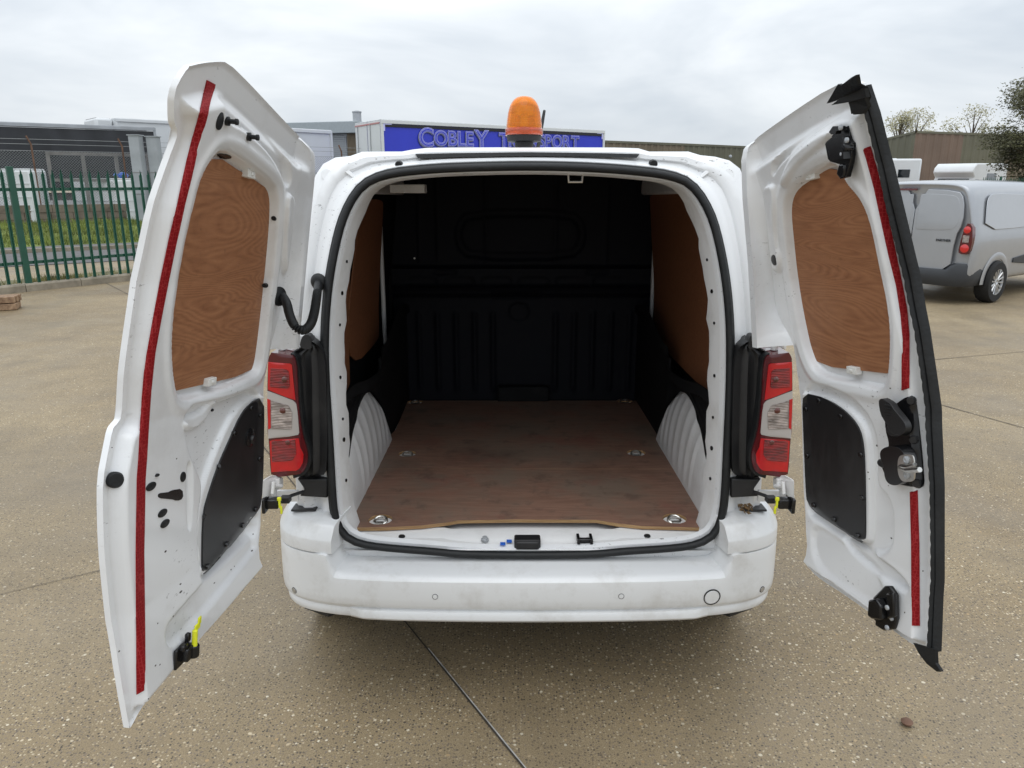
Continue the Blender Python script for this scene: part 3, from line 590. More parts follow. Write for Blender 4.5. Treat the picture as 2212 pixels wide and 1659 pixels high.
# brown warehouses
def shed(name, pts, label, zb, cols, depth_dir, ribw=0.5):
    """pts: list of (px, py, y) along the wall top, left to right"""
    P = [wy(*p) for p in pts]; r = empty(name, (P[0].x, P[0].y, 0)); tag(r, label, 'building')
    o = Vector((P[0].x, P[0].y, 0)); run = 0
    for a, b in zip(P[:-1], P[1:]):
        A = Vector((a.x, a.y, 0)); B = Vector((b.x, b.y, 0)); Ln = (B - A).length; d = (B - A) / Ln; n = Vector((d.y, -d.x, 0)); k = max(1, int(Ln / 4.2))
        for i in range(k):
            s = MB(); m = max(2, int(Ln / k / ribw))
            for j in range(m):
                f0 = (i + j / m) / k; f1 = (i + (j + 1) / m) / k
                za = a.z + (b.z - a.z) * f0; zb_ = a.z + (b.z - a.z) * f1
                pa = A.lerp(B, f0) - o; pb = A.lerp(B, f1) - o; e = (pb - pa)
                q = [pa, pa + e * .25, pa + e * .35, pa + e * .65, pa + e * .75, pb]; of = [0, 0, .05, .05, 0, 0]; zz = [za + (zb_ - za) * f for f in (0, .25, .35, .65, .75, 1)]
                V = [x + n * y for x, y in zip(q, of)] + [x + n * y + Vector((0, 0, z)) for x, y, z in zip(q, of, zz)]
                s.add(V, [(t, t + 1, t + 7, t + 6) for t in range(5)])
            s.build('wall_panel', cols[(run + i) % len(cols)], r, smooth=False)
        run += k
        MB().add([A - o + n * .08 + Vector((0, 0, a.z - .12)), B - o + n * .08 + Vector((0, 0, b.z - .12)), B - o + n * .08 + Vector((0, 0, b.z + .04)), A - o + n * .08 + Vector((0, 0, a.z + .04)), A - o - n * .3 + Vector((0, 0, a.z + .04)), B - o - n * .3 + Vector((0, 0, b.z + .04))], [(0, 1, 2, 3), (3, 2, 5, 4)]).build('verge_trim', 'olive', r, smooth=False)
    # roof and back, so that the shed is a solid
    D = Vector(depth_dir); V = [p - o for p in P] + [p - o + D for p in P]; n = len(P)
    V += [Vector((p.x, p.y, 0)) - o + D for p in P]
    MB().add(V, [(i, i + 1, n + i + 1, n + i) for i in range(n - 1)] + [(n + i, n + i + 1, 2 * n + i + 1, 2 * n + i) for i in range(n - 1)]).build('roof', 'olive', r, smooth=False)
    return r
shed('brown_warehouse', [(1290, 304, 52), (1480, 311, 56), (1640, 318, 60)], 'long low brown clad warehouse behind the blue trailer', 0, ['brown', 'olive'], (6, 25, 0), 0.55)
rw = shed('gabled_warehouse', [(1840, 318, 62), (1979, 284, 54), (2180, 291, 58), (2420, 299, 64)], 'brown and olive ribbed warehouse with gable beyond the silver van', 0, ['olive', 'brown_red', 'olive', 'brown', 'brown', 'brown', 'olive', 'brown_red'], (14, 30, 0), 0.8)
lm = wy(1576, 338, 57); MB().lathe([(.05, 0), (.11, .04), (.12, .16), (.07, .22)], (0, 0, 0), (0, -1, 0), 12).build('wall_lamp', 'panel_grey', None)
wlamp = bpy.data.objects['wall_lamp']; wlamp.location = (lm.x, lm.y - .1, lm.z); tag(wlamp, 'small round lamp on the low brown warehouse wall', 'lamp')

# motorhomes and red car beyond the silver van
def wheel(root, c, r, wdt, ax=(1, 0, 0), spokes=0, hub='alloy'):
    w_ = empty('wheel', c, 0, root); ax = Vector(ax)
    MB().lathe([(r * .62, -wdt / 2), (r * .93, -wdt / 2), (r, -wdt * .32), (r, wdt * .32), (r * .93, wdt / 2), (r * .62, wdt / 2)], (0, 0, 0), ax, 40, cap=False).build('tyre', 'tyre', w_)
    s = MB(); s.lathe([(r * .66, wdt * .30), (r * .66, wdt * .48), (r * .60, wdt * .48), (r * .58, wdt * .34)], (0, 0, 0), ax, 40, cap=False)
    s.lathe([(.005, wdt * .34), (r * .13, wdt * .44), (r * .16, wdt * .40), (r * .17, wdt * .2)], (0, 0, 0), ax, 20)
    u = ax.orthogonal().normalized(); v = ax.cross(u)
    for k in range(spokes or 10):
        q = 2 * math.pi * k / (spokes or 10); e = u * math.cos(q) + v * math.sin(q); s.tube([ax * wdt * .38 + e * r * .12, ax * wdt * .42 + e * r * .62], [r * .03, r * .055], 6)
    s.build('rim', hub, w_); MB().lathe([(.01, wdt * .16), (r * .64, wdt * .14)], (0, 0, 0), ax, 30).build('brake', 'dark_trim', w_)
    return w_
def motorhome(name, px, py, y, wid, h, ln, rz, label, cab=True):
    p = wy(px, py, y); r = empty(name, (p.x, p.y, 0), rz); tag(r, label, 'motorhome', 'motorhomes by the warehouse')
    MB().box((0, ln / 2, h / 2 + .25), (wid, ln, h - .5)).build('body', 'panel_white', r, bev=0.12)
    MB().box((0, ln / 2, h + .05), (.7, .5, .12)).build('roof_vent', 'panel_white', r, bev=0.03)
    for yy in (ln * .25, ln * .65): MB().box((-wid / 2 - .01, yy, h * .68), (.03, .8, .5)).build('side_window', 'glass', r, bev=0.01)
    MB().box((0.1, -.01, h * .72), (.7, .03, .5)).build('rear_window', 'glass', r, bev=0.01)
    MB().box((0, -.012, .95), (wid * .96, .02, .08)).build('stripe', 'panel_grey', r, smooth=False)
    for sx in (-1, 1):
        for yy in (ln * .22, ln * .8): wheel(r, (sx * (wid / 2 - .12), yy, .33), .33, .2, (sx, 0, 0))
    return r
motorhome('motorhome', 1948, 380, 47, 2.2, 3.25, 6.5, R(-12), 'white motorhome with small square rear window right of the van door')
def motorhome_front(px, y, rz, label):
    p = wy(px, 380, y); r = empty('motorhome', (p.x, p.y, 0), rz); tag(r, label, 'motorhome', 'motorhomes by the warehouse')
    pf = [(0, .35), (0, .95), (.75, 1.25), (1.35, 2.05), (1.0, 2.35), (1.1, 2.6), (1.5, 2.85), (6, 2.9), (6, .35)]; s = MB(); s.prism([(-1.1, y_, z_) for y_, z_ in pf], (2.2, 0, 0)); s.build('body', 'panel_white', r, bev=0.06)
    MB().add([(-.95, .74, 1.30), (.95, .74, 1.30), (.85, 1.26, 2.0), (-.85, 1.26, 2.0)], [(0, 1, 2, 3)]).build('windscreen', 'glass', r, smooth=False)
    MB().add([(1.115, 1.0, 1.3), (1.115, 1.9, 1.3), (1.115, 1.9, 1.95), (1.115, 1.4, 1.95)], [(0, 1, 2, 3)]).build('side_window', 'glass', r, smooth=False)
    MB().add([(1.115, 3.0, 1.6), (1.115, 4.4, 1.6), (1.115, 4.4, 2.3), (1.115, 3.0, 2.3)], [(0, 1, 2, 3)]).build('side_window', 'glass', r, smooth=False)
    for sx in (-1, 1):
        MB().box((sx * .8, -.01, .8), (.32, .05, .2)).build('headlamp', 'alloy', r, bev=0.02)
        MB().box((sx * 1.25, .95, 1.5), (.14, .12, .32)).build('mirror', 'panel_white', r, bev=0.03)
        for yy in (.8, 4.6): wheel(r, (sx * .98, yy, .33), .33, .2, (sx, 0, 0))
    return r
motorhome_front(2040, 42, R(-52), 'white motorhome showing its sloping windscreen behind the silver van')
M['red_paint'] = mat('red_paint', (0.45, 0.01, 0.02), 0.3, coat=0.6)
def red_car():
    p = wy(1975, 388, 41); r = empty('red_car', (p.x, p.y, 0), R(75)); tag(r, 'red car with only its roof showing behind the silver van', 'car')
    pf = [(0, .3), (0, .85), (.25, 1.0), (.75, 1.70), (2.3, 1.76), (3.0, 1.15), (3.9, .95), (4.0, .3)]; MB().prism([(-.85, y_, z_) for y_, z_ in pf], (1.7, 0, 0)).build('body', 'red_paint', r, bev=0.08)
    for sx in (-1, 1):
        MB().add([(sx * .856, .45, 1.05), (sx * .856, 2.75, 1.08), (sx * .856, 2.25, 1.58), (sx * .856, .85, 1.54)], [(0, 1, 2, 3)]).build('side_window', 'glass', r, smooth=False)
        for yy in (.7, 3.2): wheel(r, (sx * .75, yy, .3), .3, .18, (sx, 0, 0))
red_car()
palisade('palisade_fence', wy(2118, 412, 30) * 1 - Vector((0, 0, wy(2118, 412, 30).z)), wy(2420, 412, 36) - Vector((0, 0, wy(2420, 412, 36).z)), 'green palisade fence in front of the tree beyond the silver van', off=9)

# ------------------------------------------------------------------ trees
M['leaf'] = mat('tree_leaf', (0.095, 0.095, 0.040), 0.7, var=0.55, vscale=0.8)
M['leaf_pale'] = mat('budding_twigs', (0.30, 0.28, 0.16), 0.8, var=0.3, vscale=1)
M['bark'] = mat('bark', (0.10, 0.08, 0.06), 0.9, var=0.3)
def tree(px, y, h, rx, label, leaves, size, m, clumps, zc, seed, base=0.3):
    rs = random.Random(seed); p = wy(px, 390, y); r = empty('broadleaf_tree' if m == 'leaf' else 'bare_tree', (p.x, p.y, 0)); tag(r, label, 'tree')
    s = MB(); s.tube([(0, 0, 0), (.08, .05, h * .25), (-.05, 0, h * .5), (.05, 0, h * .8)], [.22, .17, .11, .03], 8); tips = []
    for k in range(clumps):
        q = rs.uniform(0, 6.28); f = rs.uniform(base, .97); rad = rx * math.sqrt(rs.random()) * math.sin(math.pi * min(.97, (f - base) / (1 - base) * .85 + .12)); e = Vector((math.cos(q) * rad, math.sin(q) * rad, h * f)); tips.append(e)
        b = Vector((0, 0, h * max(.15, f - .25))); s.tube([b, b.lerp(e, .5) + Vector((0, 0, .15)), e], [.06, .035, .012], 5, cap=False)
    s.build('trunk', 'bark', r); V = []; Fc = []
    for e in tips:
        sg = rs.uniform(.30, .55) * rx / 2.6
        for _ in range(leaves):
            cl_ = lambda g_: max(-1.5, min(1.5, rs.gauss(0, 1))) * g_; c = e + Vector((cl_(sg), cl_(sg), cl_(sg * .75))); u = Vector((rs.gauss(0, 1), rs.gauss(0, 1), rs.gauss(0, 1))).normalized(); w_ = u.orthogonal().normalized(); z = size * rs.uniform(.6, 1.4); b = len(V)
            V += [c - u * z, c + w_ * z * .5, c + u * z, c - w_ * z * .5]; Fc.append((b, b + 1, b + 2, b + 3))
    obj('crown', V, Fc, m, r, smooth=False)
    return r
tree(2286, 33, 7.5, 2.8, 'dark green tree at the right edge of the yard', 900, 0.062, 'leaf', 75, 0, 3, .18)
for px, y, h, lab, sd in ((1930, 78, 8.6, 'pale bare tree behind the warehouse gable, leftmost of three', 5), (1965, 82, 9.4, 'pale bare tree behind the warehouse gable, middle of three', 6), (2085, 80, 9.6, 'pale budding tree behind the warehouse, rightmost of three', 8)):
    tree(px, y, h, 3.0, lab, 60, 0.11, 'leaf_pale', 40, 0, sd, .45)

# timber and plate at the left edge
M['timber'] = wood('old_timber', (0.16, 0.09, 0.05), (0.42, 0.28, 0.17), (3, 3, 3), False)
p = wz(6, 672); pt = empty('timber_pile', (p.x, p.y, 0), R(24)); tag(pt, 'short stack of old timber planks at the left edge below the kerb', 'timber')
for k, (dx, dz, ln) in enumerate(((0, .05, 1.4), (-.02, .15, 1.25))):
    for j in range(3): MB().box((-ln / 2 + .20 + dx + random.uniform(-.03, .03), .06 + j * .11, dz), (ln, .095, .09)).build('plank', 'timber', pt, smooth=False, bev=0.008)
pl = MB().box((-.30, .1, .215), (.52, .26, .03)).box((-.30, .03, .26), (.45, .04, .09)).tube([(-.16, -.05, .22), (-.26, .0, .48), (-.42, .0, .75)], .018, 8).build('steel_bracket', 'galv', None, bev=0.004)
pl.location = pt.location; pl.rotation_euler = pt.rotation_euler; tag(pl, 'grey steel bracket lying on the timber at the left edge', 'bracket')
p = wz(1958, 1566); V = MB().lathe([(.004, 0), (.016, .002), (.02, .01), (.012, .018), (.003, .02)], (0, 0, 0), n=9); db = V.build('dead_leaf', 'rust', None); db.location = (p.x, p.y, .004); tag(db, 'small dark crumpled leaf lying on the concrete at lower right', 'leaf')

# ================================================================== THE WHITE VAN
van = empty('white_van'); van.location = VAN_LOC; van.rotation_euler = (-VAN_TILT, 0, 0)
tag(van, 'white panel van with both rear doors open and a plywood-lined empty load bay', 'van')
SEAL = [(1139, 1198), (1000, 1196), (930, 1189), (860, 1184), (800, 1178), (765, 1169), (738, 1150), (723, 1112), (719, 1058), (715, 985), (711, 912), (706, 840), (703, 767), (704, 694), (712, 605), (728, 520), (746, 458), (780, 401),
        (830, 377), (930, 366), (1030, 362), (1139, 360), (1250, 362), (1350, 368), (1449, 379), (1497, 400), (1533, 458), (1551, 520), (1567, 605), (1575, 694), (1576, 780), (1574, 850), (1571, 923), (1568, 985), (1565, 1055), (1560, 1110), (1545, 1152), (1515, 1171), (1480, 1180), (1420, 1185), (1350, 1189), (1280, 1196)]
sl = chaikin(SEAL, 2)
S3 = [vr(x, y) for x, y in sl]
def resample_closed(P, n):
    a = np.array([tuple(p) for p in P] + [tuple(P[0])]); return [Vector(p) for p in smoothpoly(a, n + 1)[:-1]]
NS = 132
S3 = resample_closed(S3, NS)
cen = Vector((0, 0, 1.2))
OUT = []
for i, p in enumerate(S3):
    t_ = (S3[(i + 1) % NS] - S3[i - 1]); n = Vector((t_.z, 0, -t_.x)).normalized()
    if n.dot(Vector((p.x, 0, p.z - 1.2))) < 0: n = -n
    OUT.append(n)
half = [(0, 1.908), (.30, 1.907), (.385, 1.904), (.40, 1.894), (.56, 1.894), (.575, 1.882), (.655, 1.874), (.70, 1.848), (.728, 1.78), (.755, 1.65), (.782, 1.4), (.80, 1.2), (.805, .9), (.80, .6), (.79, .42), (0, .40)]
OP = half + [(-x, z) for x, z in half[::-1][1:-1]]
def castO(p):
    a = math.atan2(p.z - 1.2, p.x); d = Vector((math.cos(a), math.sin(a)))
    best = None
    for (x0, z0), (x1, z1) in zip(OP, OP[1:] + OP[:1]):
        ex, ez = x1 - x0, z1 - z0; den = d.x * ez - d.y * ex
        if abs(den) < 1e-9: continue
        rx, rz_ = x0, z0 - 1.2; k = (rx * ez - rz_ * ex) / den; m = (rx * d.y - rz_ * d.x) / den
        if k > 0 and -1e-6 <= m <= 1 + 1e-6: best = k if best is None else min(best, k)
    return Vector((d.x * best, 0, 1.2 + d.y * best))
Oo = [castO(p) for p in S3]
rings = []
def ring(fn): rings.append([fn(i) for i in range(NS)])
ring(lambda i: S3[i] - OUT[i] * .022 + Vector((0, .03, 0)))
ring(lambda i: S3[i] - OUT[i] * .016 + Vector((0, .010, 0)))
ring(lambda i: S3[i] + Vector((0, .010, 0)))
ring(lambda i: S3[i] + OUT[i] * .022 + Vector((0, .012, 0)))
def mid(i, f, dy):
    a = S3[i] + OUT[i] * .022; b = Oo[i]; x = a.x + (b.x - a.x) * f; z = a.z + (b.z - a.z) * f; return Vector((x, Yr(z) + dy, z))
ring(lambda i: mid(i, .16, .020)); ring(lambda i: mid(i, .26, .042)); ring(lambda i: mid(i, .40, .047)); ring(lambda i: mid(i, .48, .036)); ring(lambda i: mid(i, .70, .034)); ring(lambda i: mid(i, .80, .052)); ring(lambda i: mid(i, .92, .056)); ring(lambda i: mid(i, 1.0, .075))
def sidep(i, dy, wdn):
    b = Oo[i]; g = max(0, 1 - abs(b.z - .95) / 1.0); x = b.x * (1 + wdn * (g * .8 + .2)); z = b.z + (0.02 * wdn * 10 if b.z > 1.8 else 0); return Vector((x, Yr(b.z) * max(0, 1 - dy) + dy, z))
for dy, wdn in ((.12, .012), (.30, .035), (.7, .07), (1.3, .085), (2.2, .085), (2.55, .075)): ring(lambda i: sidep(i, dy, wdn))
body = obj('body', [p for r in rings for p in r], grid_faces(len(rings), NS, True), 'white', van, angle=50)
body_b = bvh_of(body)
# pressings on the upper pillars and header
for px, py, r_ in ((862, 356, .013), (1411, 354, .014)):
    p = vr(px, py, .018); MB().lathe([(.001, -.012), (r_ * .8, -.011), (r_, -.004), (r_, .01)], p, (0, 1, .1), 20).build('bump_stop', 'rubber', van)
pts = [(897, 333), (903, 342), (1000, 339), (1139, 337), (1280, 338), (1375, 341), (1381, 333), (1300, 331), (1139, 329), (980, 331)]
MB().prism([vr(x, y, .026) for x, y in pts], (0, .03, .004)).build('header_seal', 'rubber', van)
for sg in (-1, 1):
    for pl_ in ([(728, 352), (762, 372), (770, 390), (745, 372)], [(690, 372), (706, 362), (720, 372), (712, 398), (700, 392)]):
        q = [(x if sg < 0 else 2279 - x, y) for x, y in pl_]; P = [vr(x, y, .036) for x, y in chaikin(q, 2)]
        MB().prism(P, (0, .02, 0)).build('corner_pressing', 'white', van, bev=0.004)
# weatherstrip round the opening
s = MB(); s.tube([p + Vector((0, -.006, 0)) for p in S3], .0125, 12, closed=True, up=Vector((0, -1, .1)), sx=1.2); s.tube([p + OUT[i] * .009 + Vector((0, .004, 0)) for i, p in enumerate(S3)], .010, 8, closed=True, up=Vector((0, -1, .1)))
s.build('weatherstrip', 'rubber', van)
# inner frame: pinch flange and pillar return, scalloped towards the bay
V = []; nc = 0
def fr(i, k):
    v_ = abs(OUT[i].z) ** 2; off = [.016, .020, .030, .034, .036][k] * (1 - v_) + [.016, .017, .019, .020, .02][k] * v_; p = S3[i] - OUT[i] * off + Vector((0, [.010, .035, .07, .13, .30][k], 0))
    if OUT[i].z < -.55: p.z = min(p.z, .597)
    if k == 3 and abs(p.x) > .4: p += Vector((0, .018 * math.sin(p.z * 34) ** 3 + .01 * math.sin(p.z * 57), 0))
    return p
for k in range(4): V += [fr(i, k) for i in range(NS)]
obj('door_frame', V, grid_faces(4, NS, True), 'inner_white', van, angle=60)
for sg in (-1, 1):
    for z, r_ in ((.80, .006), (.93, .008), (1.02, .005), (1.16, .006), (1.33, .005), (1.45, .007), (1.55, .005)):
        i = min(range(NS), key=lambda k: abs(S3[k].z - z) + (0 if S3[k].x * sg > .3 else 9)); p = fr(i, 1).lerp(fr(i, 2), .9)
        MB().lathe([(.001, -.002), (r_, -.001), (r_, .004)], p - Vector((sg * .002, 0, 0)), (sg, .2, 0), 10).build('frame_hole', 'gloss_black', van)

# ---- load bay
ZF = 0.62; YB = 1.86
xs = .666
s = MB(); s.add([(-.80, .0, .585), (.80, .0, .585), (.80, YB + .05, .60), (-.80, YB + .05, .60)], [(0, 1, 2, 3)])
s.build('floor_pan', 'inner_white', van, smooth=False)
sill = []
for y, z in ((.02, .578), (.04, .588), (.055, .590), (.068, .596), (.085, .603), (.14, .604)): sill.append([(x, y + .012 * (1 - abs(x) / .6) * 0 + (-.012 if abs(x) < .3 else 0), z) for x in np.linspace(-.60, .60, 41)])
obj('sill', [p for r in sill for p in r], grid_faces(len(sill), 41), 'inner_white', van)
# plywood floor in two boards with round cut-outs
rear_edge = [vz(x, y, ZF) for x, y in c5([(85, 812), (300, 797), (500, 787), (640, 770), (700, 759), (1000, 754), (1450, 756), (1560, 775), (1700, 790), (2058, 803)])]
def holepts(px, py, rx): c = vz(px, py, ZF); return c, rx
HOLES = [holepts(822, 1122, .043), holepts(1457, 1120, .043), holepts(880, 980, .040), holepts(1374, 978, .042), holepts(897, 868, .045), holepts(1349, 866, .045)]
ysp = vz(1100, 1013, ZF).y
def board(outline, holes):
    P = [Vector((p[0], p[1], ZF)) for p in outline]; loops = [P]
    for c, r_ in holes: loops.append([Vector((c.x + r_ * math.cos(q), c.y + r_ * math.sin(q), ZF)) for q in np.linspace(0, 2 * math.pi, 28, endpoint=False)])
    tri = tessellate_polygon(loops); flat = [p for l in loops for p in l]; n = len(flat); th = Vector((0, 0, .0125)); V = flat + [p - th for p in flat]; Fc = [tuple(t) for t in tri] + [tuple(n + i for i in t) for t in tri]; fm = [0] * len(Fc); b = 0
    for l in loops:
        k = len(l); Fc += [(b + i, b + (i + 1) % k, n + b + (i + 1) % k, n + b + i) for i in range(k)]; fm += [1] * k; b += k
    return obj('floor_board', V, Fc, None, van, smooth=False, mats=['ply_floor', 'ply_edge'], fm=fm)
board([(-.640, .104)] + [(p.x, p.y) for p in rear_edge[1:-1]] + [(.632, .104), (.632, ysp - .001), (-.640, ysp - .001)], HOLES[:2])
board([(-.640, ysp + .001), (.632, ysp + .001), (.632, 1.02), (.70, 1.06), (.70, 1.80), (-.655, 1.80), (-.64, 1.25), (-.66, 1.10), (-.640, 1.02)], HOLES[2:])
for c, r_ in HOLES:
    e = empty('lashing_eye', (0, 0, 0), 0, van)
    MB().lathe([(.001, .0), (r_ * .95, .001), (r_ * .98, .006)], (c.x, c.y, ZF - .017), n=20).build('cup', 'inner_white', e)
    ths = np.linspace(0, 2 * math.pi, 20, endpoint=False); MB().tube([(c.x + .022 * math.cos(q), c.y + .004 + .020 * math.sin(q) * .9, ZF - .006 + .008 * math.sin(q)) for q in ths], .0045, 8, closed=True).box((c.x, c.y - .014, ZF - .010), (.026, .012, .012)).build('ring', 'steel', e)
# wheel arches with ribs
for sg in (-1, 1):
    nr, ncl = 90, 30; V = []
    for i in range(nr):
        q = math.pi * i / (nr - 1); yy = .66 - .45 * math.cos(q); top_z = .60 + .37 * math.sin(q) ** .8
        for j in range(ncl):
            f = j / (ncl - 1); a = f * math.pi / 2; gx = (1 - math.cos(a)) ** .9; gz = math.sin(a) ** .75
            rib = .008 * max(0, math.sin(i * .95)) ** .5 * (1 if .30 < i / nr < .80 else 0) * math.sin(min(1, f * 3) * math.pi / 2)
            V.append((sg * (.632 + .030 * f + .050 * f ** 4 - rib * (1 - f * .5)), yy, .598 + (top_z - .598) * f ** .75))
    obj('wheel_arch', V, grid_faces(nr, ncl), 'inner_white', van, angle=70)
# side trims, black, with arch cut-out
for sg in (-1, 1):
    yy = np.linspace(.13, YB, 110); V = []
    top = lambda y: 1.02 + .05 * math.sin(y * 5) + (.10 if y > .95 else 0) + .03 * float(sst(.5, .9, np.array(y)))
    for k in range(34):
        for y in yy:
            arch = .60 + .355 * max(0, 1 - ((y - .66) / .435) ** 2) ** .62 if abs(y - .66) < .435 else .60
            z = arch + (top(y) - arch) * k / 33; d = xs - .012 * float(sst(.9, 1.0, np.array(y))) - (.018 if z > top(y) - .05 else 0)
            if .27 < y < .62 and 0.98 > z > .86: d -= .004 * max(0, math.sin((z - (y - .27) * .25) * 170)) 
            V.append((sg * d, y, z))
    obj('side_trim', V, grid_faces(34, 110), 'trim', van)
    # plywood wall panels
    def wallpanel(y0, y1, z0, z1, xo, cut=0.04):
        P = chaikin([(y0, z0), (y1 - cut, z0), (y1, z0 + cut), (y1, z1 - cut), (y1 - cut, z1), (y0 + cut + .19, z1), (y0 + .16, z1 - cut), (y0 + .04, 1.35)], 2)
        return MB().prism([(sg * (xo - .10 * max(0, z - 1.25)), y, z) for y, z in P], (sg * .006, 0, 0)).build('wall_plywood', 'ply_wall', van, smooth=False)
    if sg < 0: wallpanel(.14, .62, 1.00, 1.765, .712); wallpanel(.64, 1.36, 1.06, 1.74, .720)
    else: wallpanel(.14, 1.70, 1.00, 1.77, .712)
    MB().add([(sg * .76, .1, .6), (sg * .76, YB + .02, .6), (sg * .735, YB + .02, 1.3), (sg * .735, .16, 1.3), (sg * .675, .30, 1.86), (sg * .675, YB + .02, 1.86)], [(0, 1, 2, 3), (3, 2, 5, 4)]).build('side_inner', 'trim' if sg < 0 else 'trim', van, smooth=False)
    MB().box((sg * .655, 1.05, 1.80), (.06, 1.4, .075)).build('roof_rail', 'inner_white', van, bev=0.012)
    MB().box((sg * .712, 1.46 if sg < 0 else 1.76, 1.36), (.02, .035, .70)).build('pillar', 'inner_white', van, bev=0.008)
    for k in range(3): MB().box((sg * .622, .42 + .09 * k, 1.79), (.006, .018, .028)).build('rail_slot', 'gloss_black', van, smooth=False)
ph = vx(1478, 592, .70); MB().lathe([(.034, -.002), (.034, .012), (.026, .012), (.026, -.002)], (.700, ph.y, ph.z), (1, 0, 0), 20, cap=False).build('finger_hole', 'ply_edge', van)
MB().add([(-.66, .33, 1.855), (.66, .33, 1.855), (.66, YB, 1.87), (-.66, YB, 1.87)], [(0, 1, 2, 3)]).build('roof_lining', 'trim', van, smooth=False)
a = vy(842, 398, .75); b = vy(918, 417, .75); MB().box(((a.x + b.x) / 2, .78, (a.z + b.z) / 2), (b.x - a.x, .09, a.z - b.z)).build('roof_bracket', 'inner_white', van, bev=0.004)
p = vr(1243, 380, .06)
MB().tube([p + Vector((-.024, 0, .015)), p + Vector((-.022, -.002, -.020)), p + Vector((.022, -.002, -.020)), p + Vector((.024, 0, .015))], .0045, 8).build('striker', 'steel', van)
# bulkhead: one moulded sheet
nx, nz_ = 170, 150; X, Z = np.meshgrid(np.linspace(-.74, .74, nx), np.linspace(.60, 1.87, nz_)); D = np.zeros_like(X)
def bpx(x, y): q = vy(x, y, YB); return q.x, q.z
def rrect(x0, y0, x1, y1):
    a = bpx(x0, y0); b = bpx(x1, y1); c_ = min(abs(b[0] - a[0]), abs(a[1] - b[1])) * .28; (l, t), (r_, o_) = a, b
    return chaikin([(l + c_, t), (r_ - c_, t), (r_, t - c_), (r_, o_ + c_), (r_ - c_, o_), (l + c_, o_), (l, o_ + c_), (l, t - c_)], 1)
sd = sdf(rrect(984, 455, 1262, 560), X, Z); D += .018 * sst(.012, -.004, sd); sd = sdf(rrect(998, 470, 1248, 545), X, Z); D -= .010 * sst(.012, -.004, sd)
zl = bpx(1106, 620)[1]; zt = bpx(1106, 580)[1]; D -= .035 * sst(zt + .02, zt, Z) * sst(zl - .06, zl - .03, Z); D -= .02 * np.exp(-((Z - zl) / .012) ** 2)
for px in (905, 945, 985, 1025, 1065, 1200, 1240, 1280, 1320, 1360):
    x0 = bpx(px, 700)[0]; D -= .014 * np.exp(-((X - x0) / .013) ** 4) * sst(1.14, 1.10, Z) * sst(.64, .70, Z)
for px in (905, 945, 1050, 1200, 1310): x0 = bpx(px, 480)[0]; D -= .006 * np.exp(-((X - x0) / .01) ** 4) * (Z > zt + .03)
for a in ((1100, 655, 1142, 692), (1060, 632, 1170, 645), (935, 583, 985, 592), (1265, 583, 1315, 592)): D += .010 * sst(.006, -.004, sdf(rrect(*a), X, Z))
for k in range(6): D += .008 * sst(.004, -.004, sdf(rrect(880 + 80 * k, 598, 945 + 80 * k, 617), X, Z))
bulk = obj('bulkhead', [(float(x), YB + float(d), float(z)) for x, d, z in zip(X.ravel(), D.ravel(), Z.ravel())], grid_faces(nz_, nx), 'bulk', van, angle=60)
a = bpx(1075, 840); b = bpx(1185, 862); MB().box(((a[0] + b[0]) / 2, YB - .05, .66), (b[0] - a[0], .06, .09)).build('bulkhead_step', 'trim', van, bev=0.01)
p = vy(895, 558, YB - .004); MB().lathe([(.001, 0), (.005, .001), (.005, .006)], p, (0, 1, 0), 10).build('bulkhead_screw', 'steel', van)
for px in (844, 1410):
    p = vy(px, 540, YB - .03); MB().box((p.x + (-.03 if px < 1000 else .03), YB - .03, 1.25), (.06, .05, 1.2)).build('bulkhead_flange', 'trim', van, bev=0.01)
# sill fittings
def on_sill(px, py, z=.60): return vz(px, py, z)
p = on_sill(1139, 1168); MB().box((p.x, .035, .592), (.090, .05, .050)).box((p.x, .012, .600), (.080, .02, .03)).build('latch_cover', 'black', van, bev=0.006)
p = on_sill(1261, 1160); MB().box((p.x - .022, .045, .606), (.010, .05, .018)).box((p.x + .022, .045, .606), (.010, .05, .018)).box((p.x, .045, .601), (.05, .028, .008)).tube([(p.x - .022, .026, .612), (p.x + .022, .026, .612)], .004, 8).build('striker', 'gloss_black', van, bev=0.002)
p = on_sill(1048, 1160); MB().lathe([(.014, 0), (.014, .006), (.009, .007), (.009, .014), (.001, .015)], (p.x, .05, .598), n=6).build('sill_bolt', 'galv', van, smooth=False)
for px, py in ((868, 1159), (1398, 1158)): p = on_sill(px, py); MB().lathe([(.001, .002), (.010, .001), (.012, -.003)], (p.x, p.y, .603), n=16).build('sill_plug', 'rubber', van)
for px, py in ((1100, 1168), (1086, 1182)): p = on_sill(px, py, .598); MB().box((p.x, .02 if py > 1175 else .04, .600), (.018, .012, .006)).build('paint_clip', 'blue', van, smooth=False)

# ---- bumper
path = [(-.885, .42), (-.882, .20), (-.868, .08), (-.838, .0), (-.778, -.055), (-.68, -.092), (-.56, -.112), (-.38, -.125), (0, -.132)]
path = path + [(-x, y) for x, y in path[::-1][1:]]
path = chaikin(path, 2, closed=False); path = smoothpoly(path, 221)
tan = np.gradient(path, axis=0); tan /= np.linalg.norm(tan, axis=1)[:, None]; nin = np.stack([-tan[:, 1], tan[:, 0]], 1)
nin *= np.sign(((np.array([0, .6]) - path) * nin).sum(1))[:, None]
prof = [(.150, .556), (.075, .552), (.032, .547), (.014, .542), (.004, .533), (.0005, .515), (0.0, .470), (.002, .445), (.006, .436), (.012, .431), (.016, .424), (.013, .416), (.014, .400), (.020, .390), (.040, .383), (.12, .375)]
corner = [(.17, .6130), (.010, .6135), (.003, .6125), (.0015, .606), (.0008, .570), (.0003, .530), (0.0, .470)] + prof[7:]
